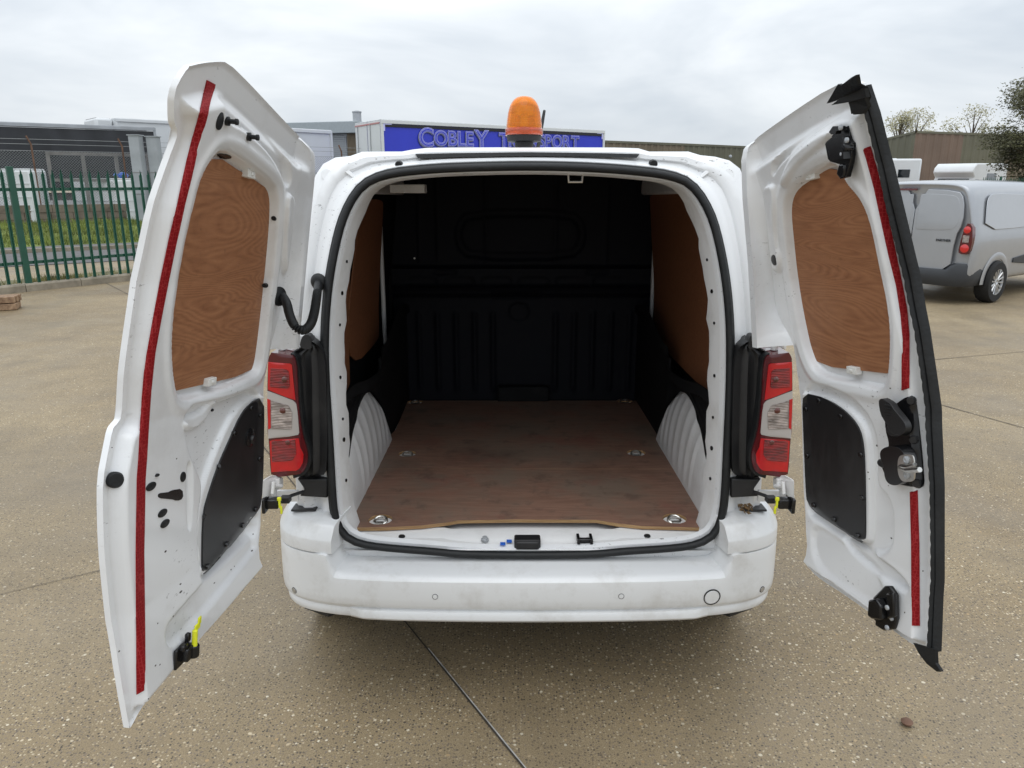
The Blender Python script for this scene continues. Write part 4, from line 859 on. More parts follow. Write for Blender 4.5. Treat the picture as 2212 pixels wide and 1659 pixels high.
def bprof(i, k):
    f = float(sst(.640, .672, np.array(abs(path[i, 0])))); a = prof[k]; b = corner[k]; return a[0] * (1 - f) + b[0] * f, a[1] * (1 - f) + b[1] * f
V = []
for k in range(len(prof)):
    for i in range(len(path)):
        o, z = bprof(i, k); V.append((path[i, 0] + nin[i, 0] * o, path[i, 1] + nin[i, 1] * o, z))
bumper = obj('bumper', V, grid_faces(len(prof), len(path)), 'bumper', van, angle=35); bumper_b = bvh_of(bumper)
lipi = [i for i in range(221) if abs(path[i, 0]) < .60]; V = []
for i in lipi:
    x = abs(path[i, 0]); e = float(sst(.60, .545, np.array(x)))
    for o, z in ((.020, .4275), (.012 - .008 * e, .424), (.013 - .014 * e, .415), (.013 - .014 * e, .398), (.02 - .012 * e, .388), (.06, .381)): V.append((path[i, 0] + nin[i, 0] * o, path[i, 1] + nin[i, 1] * o, z))
obj('bumper_lip', V, grid_faces(len(lipi), 6), 'bumper', van, angle=35)
for sg in (-1, 1):      # upper corner pods beside the lamps
    sel = [i for i in range(221) if sg * path[i, 0] > .655]; sel = sel if sg > 0 else sel[::-1]
    pr = [(.17, .6175), (.010, .6170), (.002, .6185), (.0015, .626), (.003, .658), (.005, .664), (.029, .697), (.034, .702), (.044, .706), (.10, .714), (.17, .716)]
    V = []
    for k, i in enumerate(sel):
        ease = min(1, k / 5.0)
        for o, z in pr: V.append((path[i, 0] + nin[i, 0] * (o + (1 - ease) * .02), path[i, 1] + nin[i, 1] * (o + (1 - ease) * .02), z - (1 - ease) * .010 * (z > .6)))
    Fc = grid_faces(len(sel), len(pr)) + [tuple(range(len(pr)))[::-1], tuple((len(sel) - 1) * len(pr) + j for j in range(len(pr)))]
    obj('bumper_corner', V, Fc, 'bumper', van, angle=35)
    MB().box((sg * .765, .060, .716), (.085, .06, .008)).build('pod_recess', 'black', van, bev=0.006)
for px, py, r_ in ((940, 1289, .0085), (1342, 1288, .0085), (636, 1275, .010), (1646, 1273, .010), (1538, 1290, .026)):
    h = vhit(bumper_b, px, py)
    if not h: continue
    e = empty('tow_cover' if r_ > .02 else 'parking_sensor', (0, 0, 0), 0, van); c, n = h; cn = abs(px - 1139) > 480
    MB().lathe([(r_ * 1.12, -.002), (r_ * 1.12, .0012), (r_ * 1.0, .0012), (r_ * 1.0, -.002)], c, n, 28, cap=False).build('gap_ring', 'gloss_black' if not cn else 'black', e)
    MB().lathe([(.0005, .002), (r_ * .9, .0016), (r_ * .98, -.001)], c, n, 28).build('face', 'bumper' if not cn else 'alloy', e)
for sg in (-1, 1): MB().prism([(sg * .775, .0, .378), (sg * .68, -.055, .378), (sg * .60, .05, .36), (sg * .78, .15, .36)], (0, 0, -.012)).build('under_tray', 'black', van, smooth=False)
MB().box((0, 2.0, .34), (1.5, 3.6, .12)).build('underbody', 'black', van, smooth=False)

# ---- tail lamps
def lampY(x, dy): a = abs(x); return -.028 + dy + 1.6 * max(0, a - .74) ** 2
def vl(px, py, dy=0.0):
    p = vy(px, py, -.03)
    for _ in range(40): q_ = lampY(p.x, dy) + .05 * (p.z - .85); p = vy(px, py, p.y * .6 + q_ * .4)
    return p
LENS = c6([(88, 585), (150, 586), (215, 592), (243, 612), (256, 690), (263, 900), (285, 1070), (318, 1170), (320, 1230), (300, 1290), (260, 1315), (112, 1328), (98, 1300), (88, 1100), (78, 1040), (80, 700)])
LP = [('lens_section', 'lens_red', [(84, 642), (200, 646), (224, 656), (232, 740), (246, 868), (195, 852), (82, 806)], .006), ('reflector', 'lens_deep', [(98, 678), (190, 684), (206, 700), (212, 790), (196, 800), (95, 790)], .010),
      ('clear_section', 'lens_clear', [(79, 814), (105, 822), (235, 872), (250, 890), (258, 940), (268, 1066), (258, 1080), (86, 1096), (80, 1000)], .006), ('reflector', 'lens_chrome', [(102, 872), (205, 900), (226, 945), (222, 1040), (104, 1040)], .010),
      ('side_strip', 'lens_red', [(78, 860), (97, 866), (99, 1040), (84, 1042)], .011),
      ('lens_section', 'lens_red', [(92, 1106), (266, 1096), (274, 1150), (294, 1190), (290, 1240), (270, 1275), (245, 1290), (104, 1296)], .006), ('reflector', 'lens_deep', [(104, 1110), (244, 1104), (250, 1190), (226, 1228), (106, 1235)], .010)]
for sg in (-1, 1):
    lam = empty('tail_lamp', (0, 0, 0), 0, van)
    fl_ = (lambda p: p) if sg < 0 else (lambda p: Vector((-p.x, p.y, p.z)))
    def lslab(name, poly, lift, low, m, rows=26, cols=9):
        g = scan(chaikin(poly, 1) if name == 'lens' else poly, rows, cols); top = [[vl(x, y, -lift) for x, y in r] for r in g]
        lo = [[Vector((p.x, p.y + low, p.z)) for p in r] for r in top]; return slab(name, [[fl_(p) for p in r] for r in top], [[fl_(p) for p in r] for r in lo], m, lam)
    lslab('lens', LENS, 0, .14, 'lens_dark', 44, 12)
    for nm, m, poly, lf in LP: lslab(nm, c6(poly), lf * .5, .004, m)
    for x, y, r_ in ((180, 745, .009), (170, 930, .010), (200, 1120, .008)):
        px, py = c6([(x, y)])[0]; q = fl_(vl(px, py, -.006)); MB().lathe([(.0005, .004), (r_ * .7, .003), (r_, 0)], q, (0, -1, .1), 18).build('bulb', 'brass', lam)
    HS = c6([(205, 590), (262, 572), (290, 545), (315, 500), (345, 520), (402, 556), (425, 640), (432, 900), (436, 1290), (400, 1325), (300, 1335), (240, 1320), (200, 1250), (200, 700)])
    g = scan(chaikin(HS, 2), 40, 12); top = [[vl(x, y, .035 + .012 * math.sin(3.0 * k / 11 * 3.14) ** 2) for k, (x, y) in enumerate(r)] for r in g]
    slab('housing', [[fl_(p) for p in r] for r in top], [[fl_(Vector((p.x, max(p.y + .03, .11), p.z))) for p in r] for r in top], 'black', lam)
    GK = c6([(210, 588), (232, 590), (258, 612), (272, 690), (280, 900), (302, 1070), (336, 1170), (338, 1240), (316, 1300), (268, 1330), (215, 1335)])
    g = scan(chaikin(GK, 2), 40, 6); top = [[vl(x, y, .008) for x, y in r] for r in g]
    slab('gasket', [[fl_(p) for p in r] for r in top], [[fl_(Vector((p.x, p.y + .10, p.z))) for p in r] for r in top], 'rubber', lam)
    MB().prism([fl_(vl(x, y, .03)) for x, y in chaikin(c6([(268, 560), (280, 500), (300, 478), (330, 482), (340, 520), (345, 570)]), 2)], (0, .04, 0)).build('mount_tab', 'black', lam)
    # below the lamp: black box, white post
    q = [fl_(vr(x, y, -.004)) for x, y in c6([(255, 1335), (436, 1335), (436, 1450), (270, 1440), (300, 1400)])]
    MB().prism(q, (0, .05, 0)).build('wiring_box', 'black', lam, bev=0.005)

# ------------------------------------------------------------------ rear doors
class Door:
    def __init__(s, sg, th):
        s.sg = sg; s.A = Vector((sg * .829, -.02, 1.0)); s.S = Vector((-sg * .1, .1, 1)).normalized()
        w = Vector((sg * math.sin(th), -math.cos(th), 0)); s.W = (w - s.S * w.dot(s.S)).normalized(); n = s.S.cross(s.W); s.N = n if n.x * -sg > 0 else -n
        s.H = None
    def K(s, q): return np.interp(q, [-.45, -.2, .2, .5, .75, .98], [.05, .018, 0, .03, .08, .145])
    def pt(s, w, q, n0): return s.A + s.W * float(w) + s.S * float(q) + s.N * float(s.K(q) + n0)
    def bp(s, px, py, h=0.0):
        r = ray(px, py, PV); n = float(h(0.4, 0.3)) if callable(h) else h; off = n
        for _ in range(25):
            k = ((s.A + s.N * off) - CV).dot(s.N) / r.dot(s.N); d = CV + r * k - s.A; w, q = d.dot(s.W), d.dot(s.S)
            off = .5 * off + .5 * float(s.K(q) + (h(w, q) if callable(h) else h))
        return w, q
    def poly(s, pts, h): return [s.bp(x, y, h) for x, y in pts]
def make_door(sg, th, free, top, hinge, bot, lip, ply, feats, wrap, W0, name_label):
    D = Door(sg, th); nP = lambda w, q=0: .034
    fb = np.array(D.poly(free, 0.0)); tb = np.array(D.poly(top, 0.0)); hn = np.interp(np.arange(len(hinge)), [0, 1, 2, len(hinge) - 3, len(hinge) - 1], [.003, .034, .034, .034, .0]); hb = np.array([D.bp(x, y, float(h)) for (x, y), h in zip(hinge, hn)]); bb = np.array(D.poly(bot, 0.005))
    # make the four sides meet
    bb[0] = hb[0]; bb[-1] = fb[0]; tb[0] = fb[-1]; tb[-1] = hb[-1]; tb = tb[::-1]
    NU, NV = 170, 260
    def par(p, n, ax): 
        return smoothpoly(np.array(chaikin(p, 1, False)), n)
    B, T, Hh, Fr = par(bb, NU, 0), par(tb, NU, 0), par(hb, NV, 1), par(fb, NV, 1)
    u = np.linspace(0, 1, NU)[None, :, None]; v = np.linspace(0, 1, NV)[:, None, None]
    P = (1 - v) * B[None] + v * T[None] + (1 - u) * Hh[:, None] + u * Fr[:, None] - ((1 - u) * (1 - v) * B[0] + u * (1 - v) * B[-1] + (1 - u) * v * T[0] + u * v * T[-1])
    Wg, Sg = P[..., 0], P[..., 1]
    edge = np.concatenate([Fr, T[::-1]]); 
    out = np.concatenate([B, Fr, T[::-1]])
    def dist_open(pl, X, Y):
        d = np.full(X.shape, 1e9)
        for (ax, ay), (bx, by) in zip(pl[:-1:3], pl[3::3]):
            ex, ey = bx - ax, by - ay; l2 = ex * ex + ey * ey + 1e-12; t = np.clip(((X - ax) * ex + (Y - ay) * ey) / l2, 0, 1); d = np.minimum(d, np.hypot(X - ax - t * ex, Y - ay - t * ey))
        return d
    Hn = .034 + 0 * Wg; base = Hn.copy()
    e = np.minimum(dist_open(Fr, Wg, Sg), np.minimum(dist_open(T, Wg, Sg) * .45, dist_open(B, Wg, Sg) * 1.3))
    Hn = .003 + (Hn - .003) * sst(.024, .040, e) + .004 * sst(.004, .0, e)
    lipP = D.poly(chaikin(lip, 2), nP); sd = sdf(lipP, Wg, Sg); REC = .030
    Hn = Hn + .005 * np.exp(-((sd - .022) / .012) ** 2) - REC * sst(.004, -.010, sd)
    dh = sst(.004, .030, dist_open(Hh, Wg, Sg))
    for poly, dz, soft, sm in feats:
        sdp = sdf(D.poly(chaikin(poly, sm), nP), Wg, Sg); Hn = Hn + 1.4 * dz * sst(soft * .5, -soft * .5, sdp) * sst(.02, .045, e) * sst(-.004, .010, sd) * dh
    verts = [D.pt(w, q, h) for w, q, h in zip(Wg.ravel(), Sg.ravel(), Hn.ravel())]; n0 = len(verts)
    faces = grid_faces(NV, NU)
    # outer skin behind, joined round the rim
    verts += [D.pt(w, q, -.004 if 0 < i % NU < NU - 1 and NU <= i < n0 - NU else -.001) for i, (w, q) in enumerate(zip(Wg.ravel(), Sg.ravel()))] if False else []
    step = 6; iu = list(range(0, NU, step)) + [NU - 1]; iv = list(range(0, NV, step)) + [NV - 1]
    ob = len(verts); verts += [D.pt(Wg[j, i], Sg[j, i], -.006) for j in iv for i in iu]; faces += [tuple(ob + k for k in f)[::-1] for f in grid_faces(len(iv), len(iu))]
    door = obj('rear_door', verts, faces, 'white', van, angle=60); door['label'] = name_label
    rim = MB(); ringi = [(0, i) for i in range(NU)] + [(j, NU - 1) for j in range(1, NV)] + [(NV - 1, i) for i in range(NU - 2, -1, -1)] + [(j, 0) for j in range(NV - 2, 0, -1)]
    V = [D.pt(Wg[j, i], Sg[j, i], Hn[j, i]) for j, i in ringi] + [D.pt(Wg[j, i], Sg[j, i], -.006) for j, i in ringi]; k = len(ringi)
    rim.add(V, [(a, (a + 1) % k, k + (a + 1) % k, k + a) for a in range(k)]).build('hem', 'white', door)
    # wrap-round return at the hinge side
    wp = []; wr0 = hb[-1][0]; WR = [wr0, wr0 * .75 + .025, wr0 * .5 + .05, wr0 * .3 + .07] + [.10] * 9
    for x, y in wrap:
        r = ray(x, y, PV); pl = D.A + D.W * WR[len(wp)]; kk = (pl - CV).dot(D.W) / r.dot(D.W); wp.append(CV + r * kk)
    wp = [Vector(p) for p in smoothpoly([tuple(p) for p in wp], 60)]
    inner = [D.pt(Wg[j, 0], Sg[j, 0], Hn[j, 0]) for j in range(NV)]
    tips = []
    V = []
    for p in wp:
        q = (p - D.A).dot(D.S); b = min(inner, key=lambda z: abs((z - D.A).dot(D.S) - q)); c = b.lerp(p, .5) - D.W * .012
        for f in (0, .15, .35, .55, .75, .9, 1.0): V.append((b * (1 - f) ** 2 + c * 2 * f * (1 - f) + p * f * f))
        V.append(p - D.W * .03 + D.N * .0)
    obj('edge_return', V, grid_faces(60, 8), 'white', door, angle=60)
    # plywood
    fl_ = lambda w, q: nP(w) - REC + .003
    g = scan(D.poly(chaikin(ply, 1), fl_), 60, 14)
    top_ = [[D.pt(w, q, fl_(w, q) + .004) for w, q in r] for r in g]; low_ = [[D.pt(w, q, fl_(w, q) - .002) for w, q in r] for r in g]
    slab('plywood_panel', top_, low_, 'ply', door)
    return D, door, bvh_of(door), nP

def on(b, px, py): 
    h = vhit(b, px, py)
    return h
def decal(name, poly, b, lift, m, parent, rows=40, cols=4, flat=None, **k):
    g = scan(poly, rows, cols); T_, L_ = [], []
    for r in g:
        t_, l_ = [], []
        for x, y in r:
            h = vhit(b, x, y)
            if h is None: t_.append(None); l_.append(None); continue
            t_.append(h[0] + h[1] * lift); l_.append(h[0] - h[1] * .002)
        T_.append(t_); L_.append(l_)
    T_, L_ = zip(*[(a, c) for a, c in zip(T_, L_) if None not in a])
    return slab(name, list(T_), list(L_), m, parent, **k)
def disc(name, b, px, py, rpx, m, parent, ov=1.0, h_=.003, dome=True):
    h = vhit(b, px, py)
    if not h: return None
    D = CUR; c = h[0]; zc = (c - CV).length; rad = rpx * zc / F; n = (D.N * .4 + h[1] * .6).normalized(); V = []; Fc = []; N_ = 24
    vd = (c - CV).normalized(); up = (D.S - n * D.S.dot(n)).normalized(); sd_ = n.cross(up); ov = ov * min(2.1, 1 / max(.2, abs(n.dot(vd))))
    for (f, e) in ((1.0, -.004), (1.0, h_ * .6), (.8, h_), (.02, h_ * (1.0 if dome else .5))):
        for k in range(N_):
            q = 2 * math.pi * k / N_; V.append(c + up * math.sin(q) * rad * f + sd_ * math.cos(q) * rad * f * ov + n * e)
    Fc = grid_faces(4, N_, True) + [tuple(3 * N_ + k for k in range(N_))]
    return obj(name, V, Fc, m, parent)

# ---- left door
LF = c2([(168, 1562), (130, 1350), (100, 1150), (75, 980), (55, 780), (48, 600), (48, 440), (75, 300), (93, 215), (112, 190), (131, 172), (140, 0)]) + c1([(138, 1400), (150, 1300), (185, 1060), (215, 900), (260, 680), (300, 560), (345, 440), (376, 352), (362, 325), (355, 300), (355, 180), (395, 100), (425, 65)])
LT = c1([(425, 65), (480, 52), (540, 46), (590, 48), (680, 135), (760, 220), (840, 305), (905, 372)])
LH = c2([(752, 865), (760, 780), (778, 600), (780, 400), (782, 250), (785, 75)]) + c1([(790, 1290), (815, 1200), (845, 1100), (865, 940), (885, 760), (895, 640), (903, 520), (905, 372)])
LB = c2([(752, 865), (730, 895), (560, 1090), (470, 1190), (355, 1325), (270, 1430), (230, 1475), (185, 1560), (168, 1562)])
Llip = c1([(575, 436), (545, 462), (505, 525), (480, 590), (458, 680), (428, 800), (398, 960), (373, 1130), (363, 1280), (369, 1400), (384, 1490), (400, 1520), (470, 1520), (560, 1490), (720, 1425), (752, 1390), (768, 1290), (785, 1150), (812, 900), (828, 720), (828, 630), (806, 578), (700, 492), (630, 446)])
Lply = c1([(560, 462), (500, 470), (450, 640), (400, 800), (370, 960), (345, 1130), (335, 1280), (345, 1420), (370, 1490), (388, 1482), (690, 1405), (715, 1385), (735, 1300), (750, 1180), (775, 980), (800, 760), (806, 650), (795, 615), (770, 600), (690, 545), (620, 505)])
Lfe = [(c2([(452, 120), (545, 100), (640, 75), (790, 20), (800, 640), (740, 720), (540, 905), (505, 890), (490, 640), (520, 470), (490, 395), (455, 310), (430, 180)]), -.016, .018, 2),
       (c2([(745, 72), (790, 60), (796, 590), (755, 605), (535, 885), (498, 880), (497, 600), (560, 390), (640, 195), (700, 105)]), .010, .008, 2),
       (c2([(425, 175), (520, 150), (560, 95), (585, 95), (548, 180), (505, 215), (430, 225)]), .010, .008, 2),
       (c2([(345, 1120), (420, 1030), (760, 640), (800, 640), (800, 700), (560, 1000), (410, 1180), (360, 1200)]), -.010, .014, 2),
       (c2([(440, 380), (468, 360), (462, 660), (445, 680)]), -.006, .008, 2),
       (c1([(610, 180), (720, 255), (860, 420), (885, 560), (862, 600), (820, 470), (700, 345), (600, 300)]), -.016, .016, 2),
       (c1([(845, 610), (890, 640), (870, 960), (838, 985)]), .010, .010, 2)]
Lwrap = c1([(905, 372), (940, 405), (968, 440), (970, 530), (960, 640), (940, 850), (915, 1130), (900, 1300)])
DL, dL, bL, nPL = make_door(-1, R(4.3), LF, LT, LH, LB, Llip, Lply, Lfe, Lwrap, .90, 'wider left rear door, one unbroken red tape strip down its edge')
CUR = DL
ct1 = crop(550, 300, 2.074); ct2 = crop(500, 1100, 2.074)
tl = ct1([(545, 30), (480, 320), (430, 500), (385, 680), (330, 930), (275, 1170), (240, 1310)]) + ct2([(270, 0), (215, 290), (180, 490), (158, 610), (140, 750), (122, 960), (105, 1200), (92, 1450)]) + c2([(215, 440), (210, 780), (212, 1100), (215, 1410)])
trr = c2([(250, 1405), (248, 1100), (244, 780), (250, 440)]) + ct2([(155, 1450), (172, 1150), (190, 900), (213, 680), (222, 600), (245, 470), (280, 280), (335, 0)]) + ct1([(290, 1370), (320, 1240), (365, 1030), (415, 830), (455, 650), (500, 480), (530, 380), (600, 110), (613, 50)])
decal('red_tape', tl + trr, bL, .0030, 'tape', dL, 150, 5)
Lpan = c2([(750, 80), (780, 77), (784, 150), (780, 400), (772, 560), (752, 592), (640, 735), (532, 868), (512, 870), (504, 845), (508, 600), (532, 515), (570, 400), (612, 300), (652, 205), (700, 120)])
decal('trim_panel', chaikin(Lpan, 2), bL, .005, 'panel', dL, 46, 12)
pb = bvh_of([c for c in dL.children if c.name.startswith('trim_panel')][0])
for x, y in ((780, 155), (730, 122), (655, 235), (585, 385), (520, 610), (534, 835), (620, 735), (692, 650), (758, 578), (776, 350)):
    px, py = c2([(x, y)])[0]; disc('panel_clip', pb, px + (-3 if x > 740 else 0), py, 5.0, 'gloss_black', dL, .7, .005)
px, py = c2([(725, 255)])[0]; disc('handle_recess', pb, px, py, 19, 'gloss_black', dL, .5, .004); disc('handle_recess', pb, px + 3, py + 3, 9, 'panel', dL, .5, .010)
for x, y, r_, ov in ((305, 424, 3, 1), (278, 475, 8, 1), (330, 595, 7.5, 1), (341, 642, 7.5, 1), (422, 432, 10, .45), (553, 131, 3.0, .7)):
    px, py = c2([(x, y)])[0]; disc('grommet', bL, px, py, r_, 'rubber', dL, ov, .004)
px, py = c2([(113, 445)])[0]; disc('grommet', bL, px + 1, py, 15.5, 'rubber', dL, 1, .010)
px, py = c1([(570, 305)])[0]; disc('grommet', bL, px, py, 17, 'rubber', dL, .35, .003)
decal('latch_hole', chaikin(c2([(308, 512), (325, 502), (350, 505), (375, 490), (420, 485), (424, 530), (395, 541), (365, 530), (315, 530)]), 1), bL, .0012, 'gloss_black', dL, 12, 4)
decal('lamp_hole', chaikin(c1([(553, 452), (570, 445), (610, 452), (624, 462), (608, 470), (570, 466)]), 1), bL, .002, 'gloss_black', dL, 8, 4)
for x, y in ((600, 306), (694, 374)):
    px, py = c1([(x, y)])[0]; h = vhit(bL, px, py); e = MB(); e.lathe([(.009, -.004), (.0095, .005), (.005, .006), (.005, .018), (.0065, .019), (.0065, .024), (.001, .025)], h[0], DL.N, 16); e.build('rubber_stud', 'rubber', dL)
def ply_clip(D, nP, px, py, door):
    w, q = D.bp(px, py, lambda a, b: nP(a) - .02); s = MB(); c = D.pt(w, q, nP(w) - .018); Mx = Matrix(((D.W.x, D.N.x, D.S.x, c.x), (D.W.y, D.N.y, D.S.y, c.y), (D.W.z, D.N.z, D.S.z, c.z), (0, 0, 0, 1)))
    s.box((0, 0, 0), (.042, .018, .020), Mx); s.box((0, .010, 0), (.014, .004, .008), Mx); s.build('panel_clip', 'plastic_white', door, bev=0.003)
for x, y in ((692, 535), (522, 1440)):
    px, py = c1([(x, y)])[0]; ply_clip(DL, nPL, px, py, dL)
for x, y in ((808, 730), (767, 1022)):
    px, py = c1([(x, y)])[0]; w, q = DL.bp(px, py, lambda a, b: nPL(a) - .012); c = DL.pt(w, q, nPL(w) - .012); MB().lathe([(.006, -.008), (.007, .006), (.002, .012)], c, -DL.W, 12).build('rubber_stud', 'rubber', dL)
# bottom holder with yellow key
def holder(D, b, P0, door):
    h = vhit(b, *P0); c = h[0]; Mx = Matrix(((D.W.x, D.N.x, D.S.x, c.x), (D.W.y, D.N.y, D.S.y, c.y), (D.W.z, D.N.z, D.S.z, c.z), (0, 0, 0, 1))) @ Matrix.Scale(.70, 4); s = MB()
    s.box((0, .006, 0), (.085, .012, .07), Mx); s.box((-.012, .022, .005), (.055, .03, .045), Mx); s.tube([Mx @ Vector((-.035, .03, -.022)), Mx @ Vector((-.035, .03, .022))], .014, 14); s.box((.012, .018, .035), (.03, .022, .02), Mx); s.box((-.03, .012, .048), (.02, .016, .03), Mx)
    s.build('door_stay_socket', 'gloss_black', door, bev=0.003)
    s = MB(); s.tube([Mx @ Vector((-.030, .036, .015)), Mx @ Vector((-.030, .036, .078))], .0065, 12); s.box((-.045, .036, .082), (.036, .006, .022), Mx); s.box((-.060, .036, .098), (.02, .006, .026), Mx); s.build('stay_tag', 'yellow', door, bev=0.002)
holder(DL, bL, c2([(408, 1232)])[0], dL)

for x, y, r_ in ((395, 350, 2.2), (345, 768, 3.2), (413, 915, 2.4), (414, 950, 3.0), (740, 690, 2.0), (640, 850, 2.4), (655, 835, 1.8), (735, 765, 2.2), (380, 1060, 1.8), (310, 1092, 2.0), (300, 1282, 2.2), (320, 1278, 1.8), (268, 1432, 2.2), (136, 1218, 2.2), (104, 300, 1.6), (565, 910, 1.8)):
    px, py = c2([(x, y)])[0]; disc('paint_chip', bL, px, py, r_ * .62, 'rust_dark', dL, random.uniform(.5, 1.4), .0006)
# ---- right door
RF = c4([(965, 1480), (975, 1200), (980, 960), (980, 700), (968, 420), (945, 200), (915, 0)]) + c3([(893, 1090), (850, 870), (790, 620), (740, 420), (690, 220), (660, 130), (640, 88)])
RF = [(x - 5.5, y) for x, y in RF]
RT = c3([(628, 88), (600, 76), (495, 105), (330, 212), (170, 325), (150, 345)])
RH = c4([(385, 1065), (378, 1000), (368, 880), (358, 700), (355, 500), (350, 330), (335, 230)]) + c3([(320, 1290), (300, 1230), (250, 1150), (225, 1060), (215, 920), (195, 760), (180, 600), (165, 480), (150, 345)])
RB = c4([(385, 1065), (420, 1110), (560, 1200), (700, 1300), (830, 1400), (900, 1440), (965, 1480)])
Rlip = c3([(470, 445), (520, 470), (548, 545), (605, 605), (645, 685), (668, 780), (693, 900), (723, 1040), (743, 1170), (745, 1290), (735, 1420), (715, 1460), (680, 1470), (600, 1450), (470, 1425), (400, 1390), (360, 1300), (335, 1190), (310, 1060), (290, 920), (275, 780), (265, 680), (270, 610), (295, 560), (340, 525), (430, 465)])
Rply = c3([(500, 465), (545, 500), (640, 600), (680, 690), (700, 780), (725, 900), (755, 1040), (775, 1170), (776, 1290), (760, 1412), (600, 1385), (455, 1360), (420, 1340), (380, 1270), (350, 1180), (325, 1060), (305, 920), (290, 780), (280, 680), (285, 610), (310, 570), (350, 540), (430, 500)])
Rfe = [(c4([(350, 240), (480, 255), (600, 330), (670, 430), (690, 560), (680, 700), (745, 760), (760, 860), (750, 1000), (640, 1010), (360, 830), (335, 700)]), -.014, .018, 2),
       (c4([(350, 290), (380, 278), (500, 315), (575, 372), (625, 440), (645, 540), (652, 940), (630, 965), (600, 950), (390, 815), (355, 700)]), .010, .008, 2),
       (c4([(520, 930), (560, 940), (740, 1060), (830, 1150), (825, 1185), (700, 1120), (560, 1010)]), -.012, .014, 2),
       (c4([(390, 860), (520, 940), (720, 1130), (690, 1260), (560, 1180), (400, 1060)]), -.008, .03, 2),
       (c3([(300, 420), (480, 290), (500, 330), (330, 460), (285, 560), (265, 540)]), .008, .012, 2),
       (c3([(190, 560), (215, 545), (243, 560), (245, 800), (270, 880), (262, 940), (225, 930), (195, 800)]), .010, .010, 2),
       (c3([(220, 420), (480, 220), (500, 230), (250, 440), (215, 520)]), -.010, .012, 2)]
Rwrap = c3([(150, 345), (112, 372), (100, 430), (105, 600), (118, 760), (130, 900), (140, 1080), (150, 1282)])
DR, dR, bR, nPR = make_door(1, R(9.5), RF, RT, RH, RB, Rlip, Rply, Rfe, Rwrap, .70, 'narrower right rear door with lock plate and thick rubber edge seal')
CUR = DR
decal('red_tape', c3([(625, 385), (660, 372), (690, 470), (720, 600), (750, 740), (780, 880), (805, 1000), (825, 1110), (835, 1220), (836, 1470), (805, 1472), (806, 1250), (795, 1130), (775, 1000), (740, 860), (705, 700), (675, 560), (640, 430)]), bR, .0030, 'tape', dR, 110, 5)
decal('red_tape', c4([(842, 722), (872, 720), (880, 960), (882, 1330), (850, 1330), (848, 960)]), bR, .0030, 'tape', dR, 70, 5)
Rpan = c4([(360, 300), (375, 285), (420, 295), (490, 320), (560, 370), (610, 430), (630, 490), (640, 600), (643, 900), (640, 945), (628, 957), (600, 940), (400, 810), (380, 780), (372, 700), (365, 500), (358, 330)])
decal('trim_panel', chaikin(Rpan, 2), bR, .005, 'panel', dR, 46, 12)
pb = bvh_of([c for c in dR.children if c.name.startswith('trim_panel')][0])
for x, y in ((430, 318), (370, 355), (528, 388), (618, 560), (625, 755), (605, 925), (498, 852), (406, 788), (376, 565)):
    px, py = c4([(x, y)])[0]; disc('panel_clip', pb, px, py, 5.0, 'gloss_black', dR, .7, .005)
px, py = c3([(228, 885)])[0]; disc('grommet', bR, px, py, 11, 'gloss_black', dR, .55, .002)
for c_, x, y in ((c3, 404, 505), (c4, 590, 180)):
    px, py = c_([(x, y)])[0]; ply_clip(DR, nPR, px, py, dR)
for x, y, r_ in ((690, 520, 3.2), (750, 262, 2.2), (755, 937, 2.6), (897, 1085, 2.2), (720, 1165, 2.0), (815, 1272, 2.2), (650, 640, 2.0), (655, 670, 2.2), (742, 700, 1.8), (560, 1130, 1.6)):
    px, py = c4([(x, y)])[0]; disc('paint_chip', bR, px, py, r_ * .62, 'rust_dark', dR, random.uniform(.4, 1.1), .0006)
# lock plate with lever and striker
plate = c8([(280, 292), (420, 195), (480, 188), (515, 210), (525, 290), (550, 480), (570, 680), (600, 960), (622, 1260), (625, 1340), (600, 1390), (540, 1405), (420, 1370), (220, 1330), (150, 1270), (75, 1080), (75, 1030), (130, 930), (185, 860), (180, 780), (140, 640), (125, 420)])
decal('lock_plate', chaikin(plate, 1), bR, .004, 'gloss_black', dR, 40, 8)
pb = bvh_of([c for c in dR.children if c.name.startswith('lock_plate')][0])
for x, y in ((465, 255), (498, 768), (530, 1335), (95, 1075)):
    px, py = c8([(x, y)])[0]; disc('plate_bolt', pb, px, py, 8.0, 'black', dR, .9, .008)
def solid(name, polyc, b, h0, h1, m, parent, D, bev=.003):
    P = []
    cx = np.mean([p[0] for p in polyc]); cy = np.mean([p[1] for p in polyc]); c = vhit(b, cx, cy); c = (c[0] if c else D.pt(*D.bp(cx, cy, .04), .04)) + D.N * h0
    for x, y in polyc:
        r = ray(x, y, PV); k = (c - CV).dot(D.N) / r.dot(D.N); P.append(CV + r * k)
    return MB().prism(P, D.N * (h1 - h0)).build(name, m, parent, bev=bev, angle=30)
solid('lever', chaikin(c8([(105, 260), (125, 225), (160, 220), (270, 285), (300, 350), (380, 440), (450, 530), (472, 600), (455, 660), (400, 700), (320, 690), (250, 640), (190, 520), (130, 420)]), 1), pb, .016, .032, 'black', dR, DR, .006)
solid('lever_boss', chaikin(c8([(190, 600), (250, 560), (420, 560), (470, 620), (440, 690), (340, 720), (240, 700)]), 2), pb, .002, .018, 'black', dR, DR)
for k in range(4): solid('grip_rib', c8([(125, 300 + 40 * k), (200, 318 + 40 * k), (203, 330 + 40 * k), (128, 312 + 40 * k)]), pb, .030, .034, 'rubber', dR, DR, .001)
solid('lock_housing', chaikin(c8([(185, 900), (240, 850), (340, 830), (440, 850), (510, 930), (545, 1060), (540, 1200), (490, 1300), (400, 1350), (300, 1330), (245, 1250), (235, 1100), (185, 980)]), 2), pb, .002, .030, 'gloss_black', dR, DR, .006)
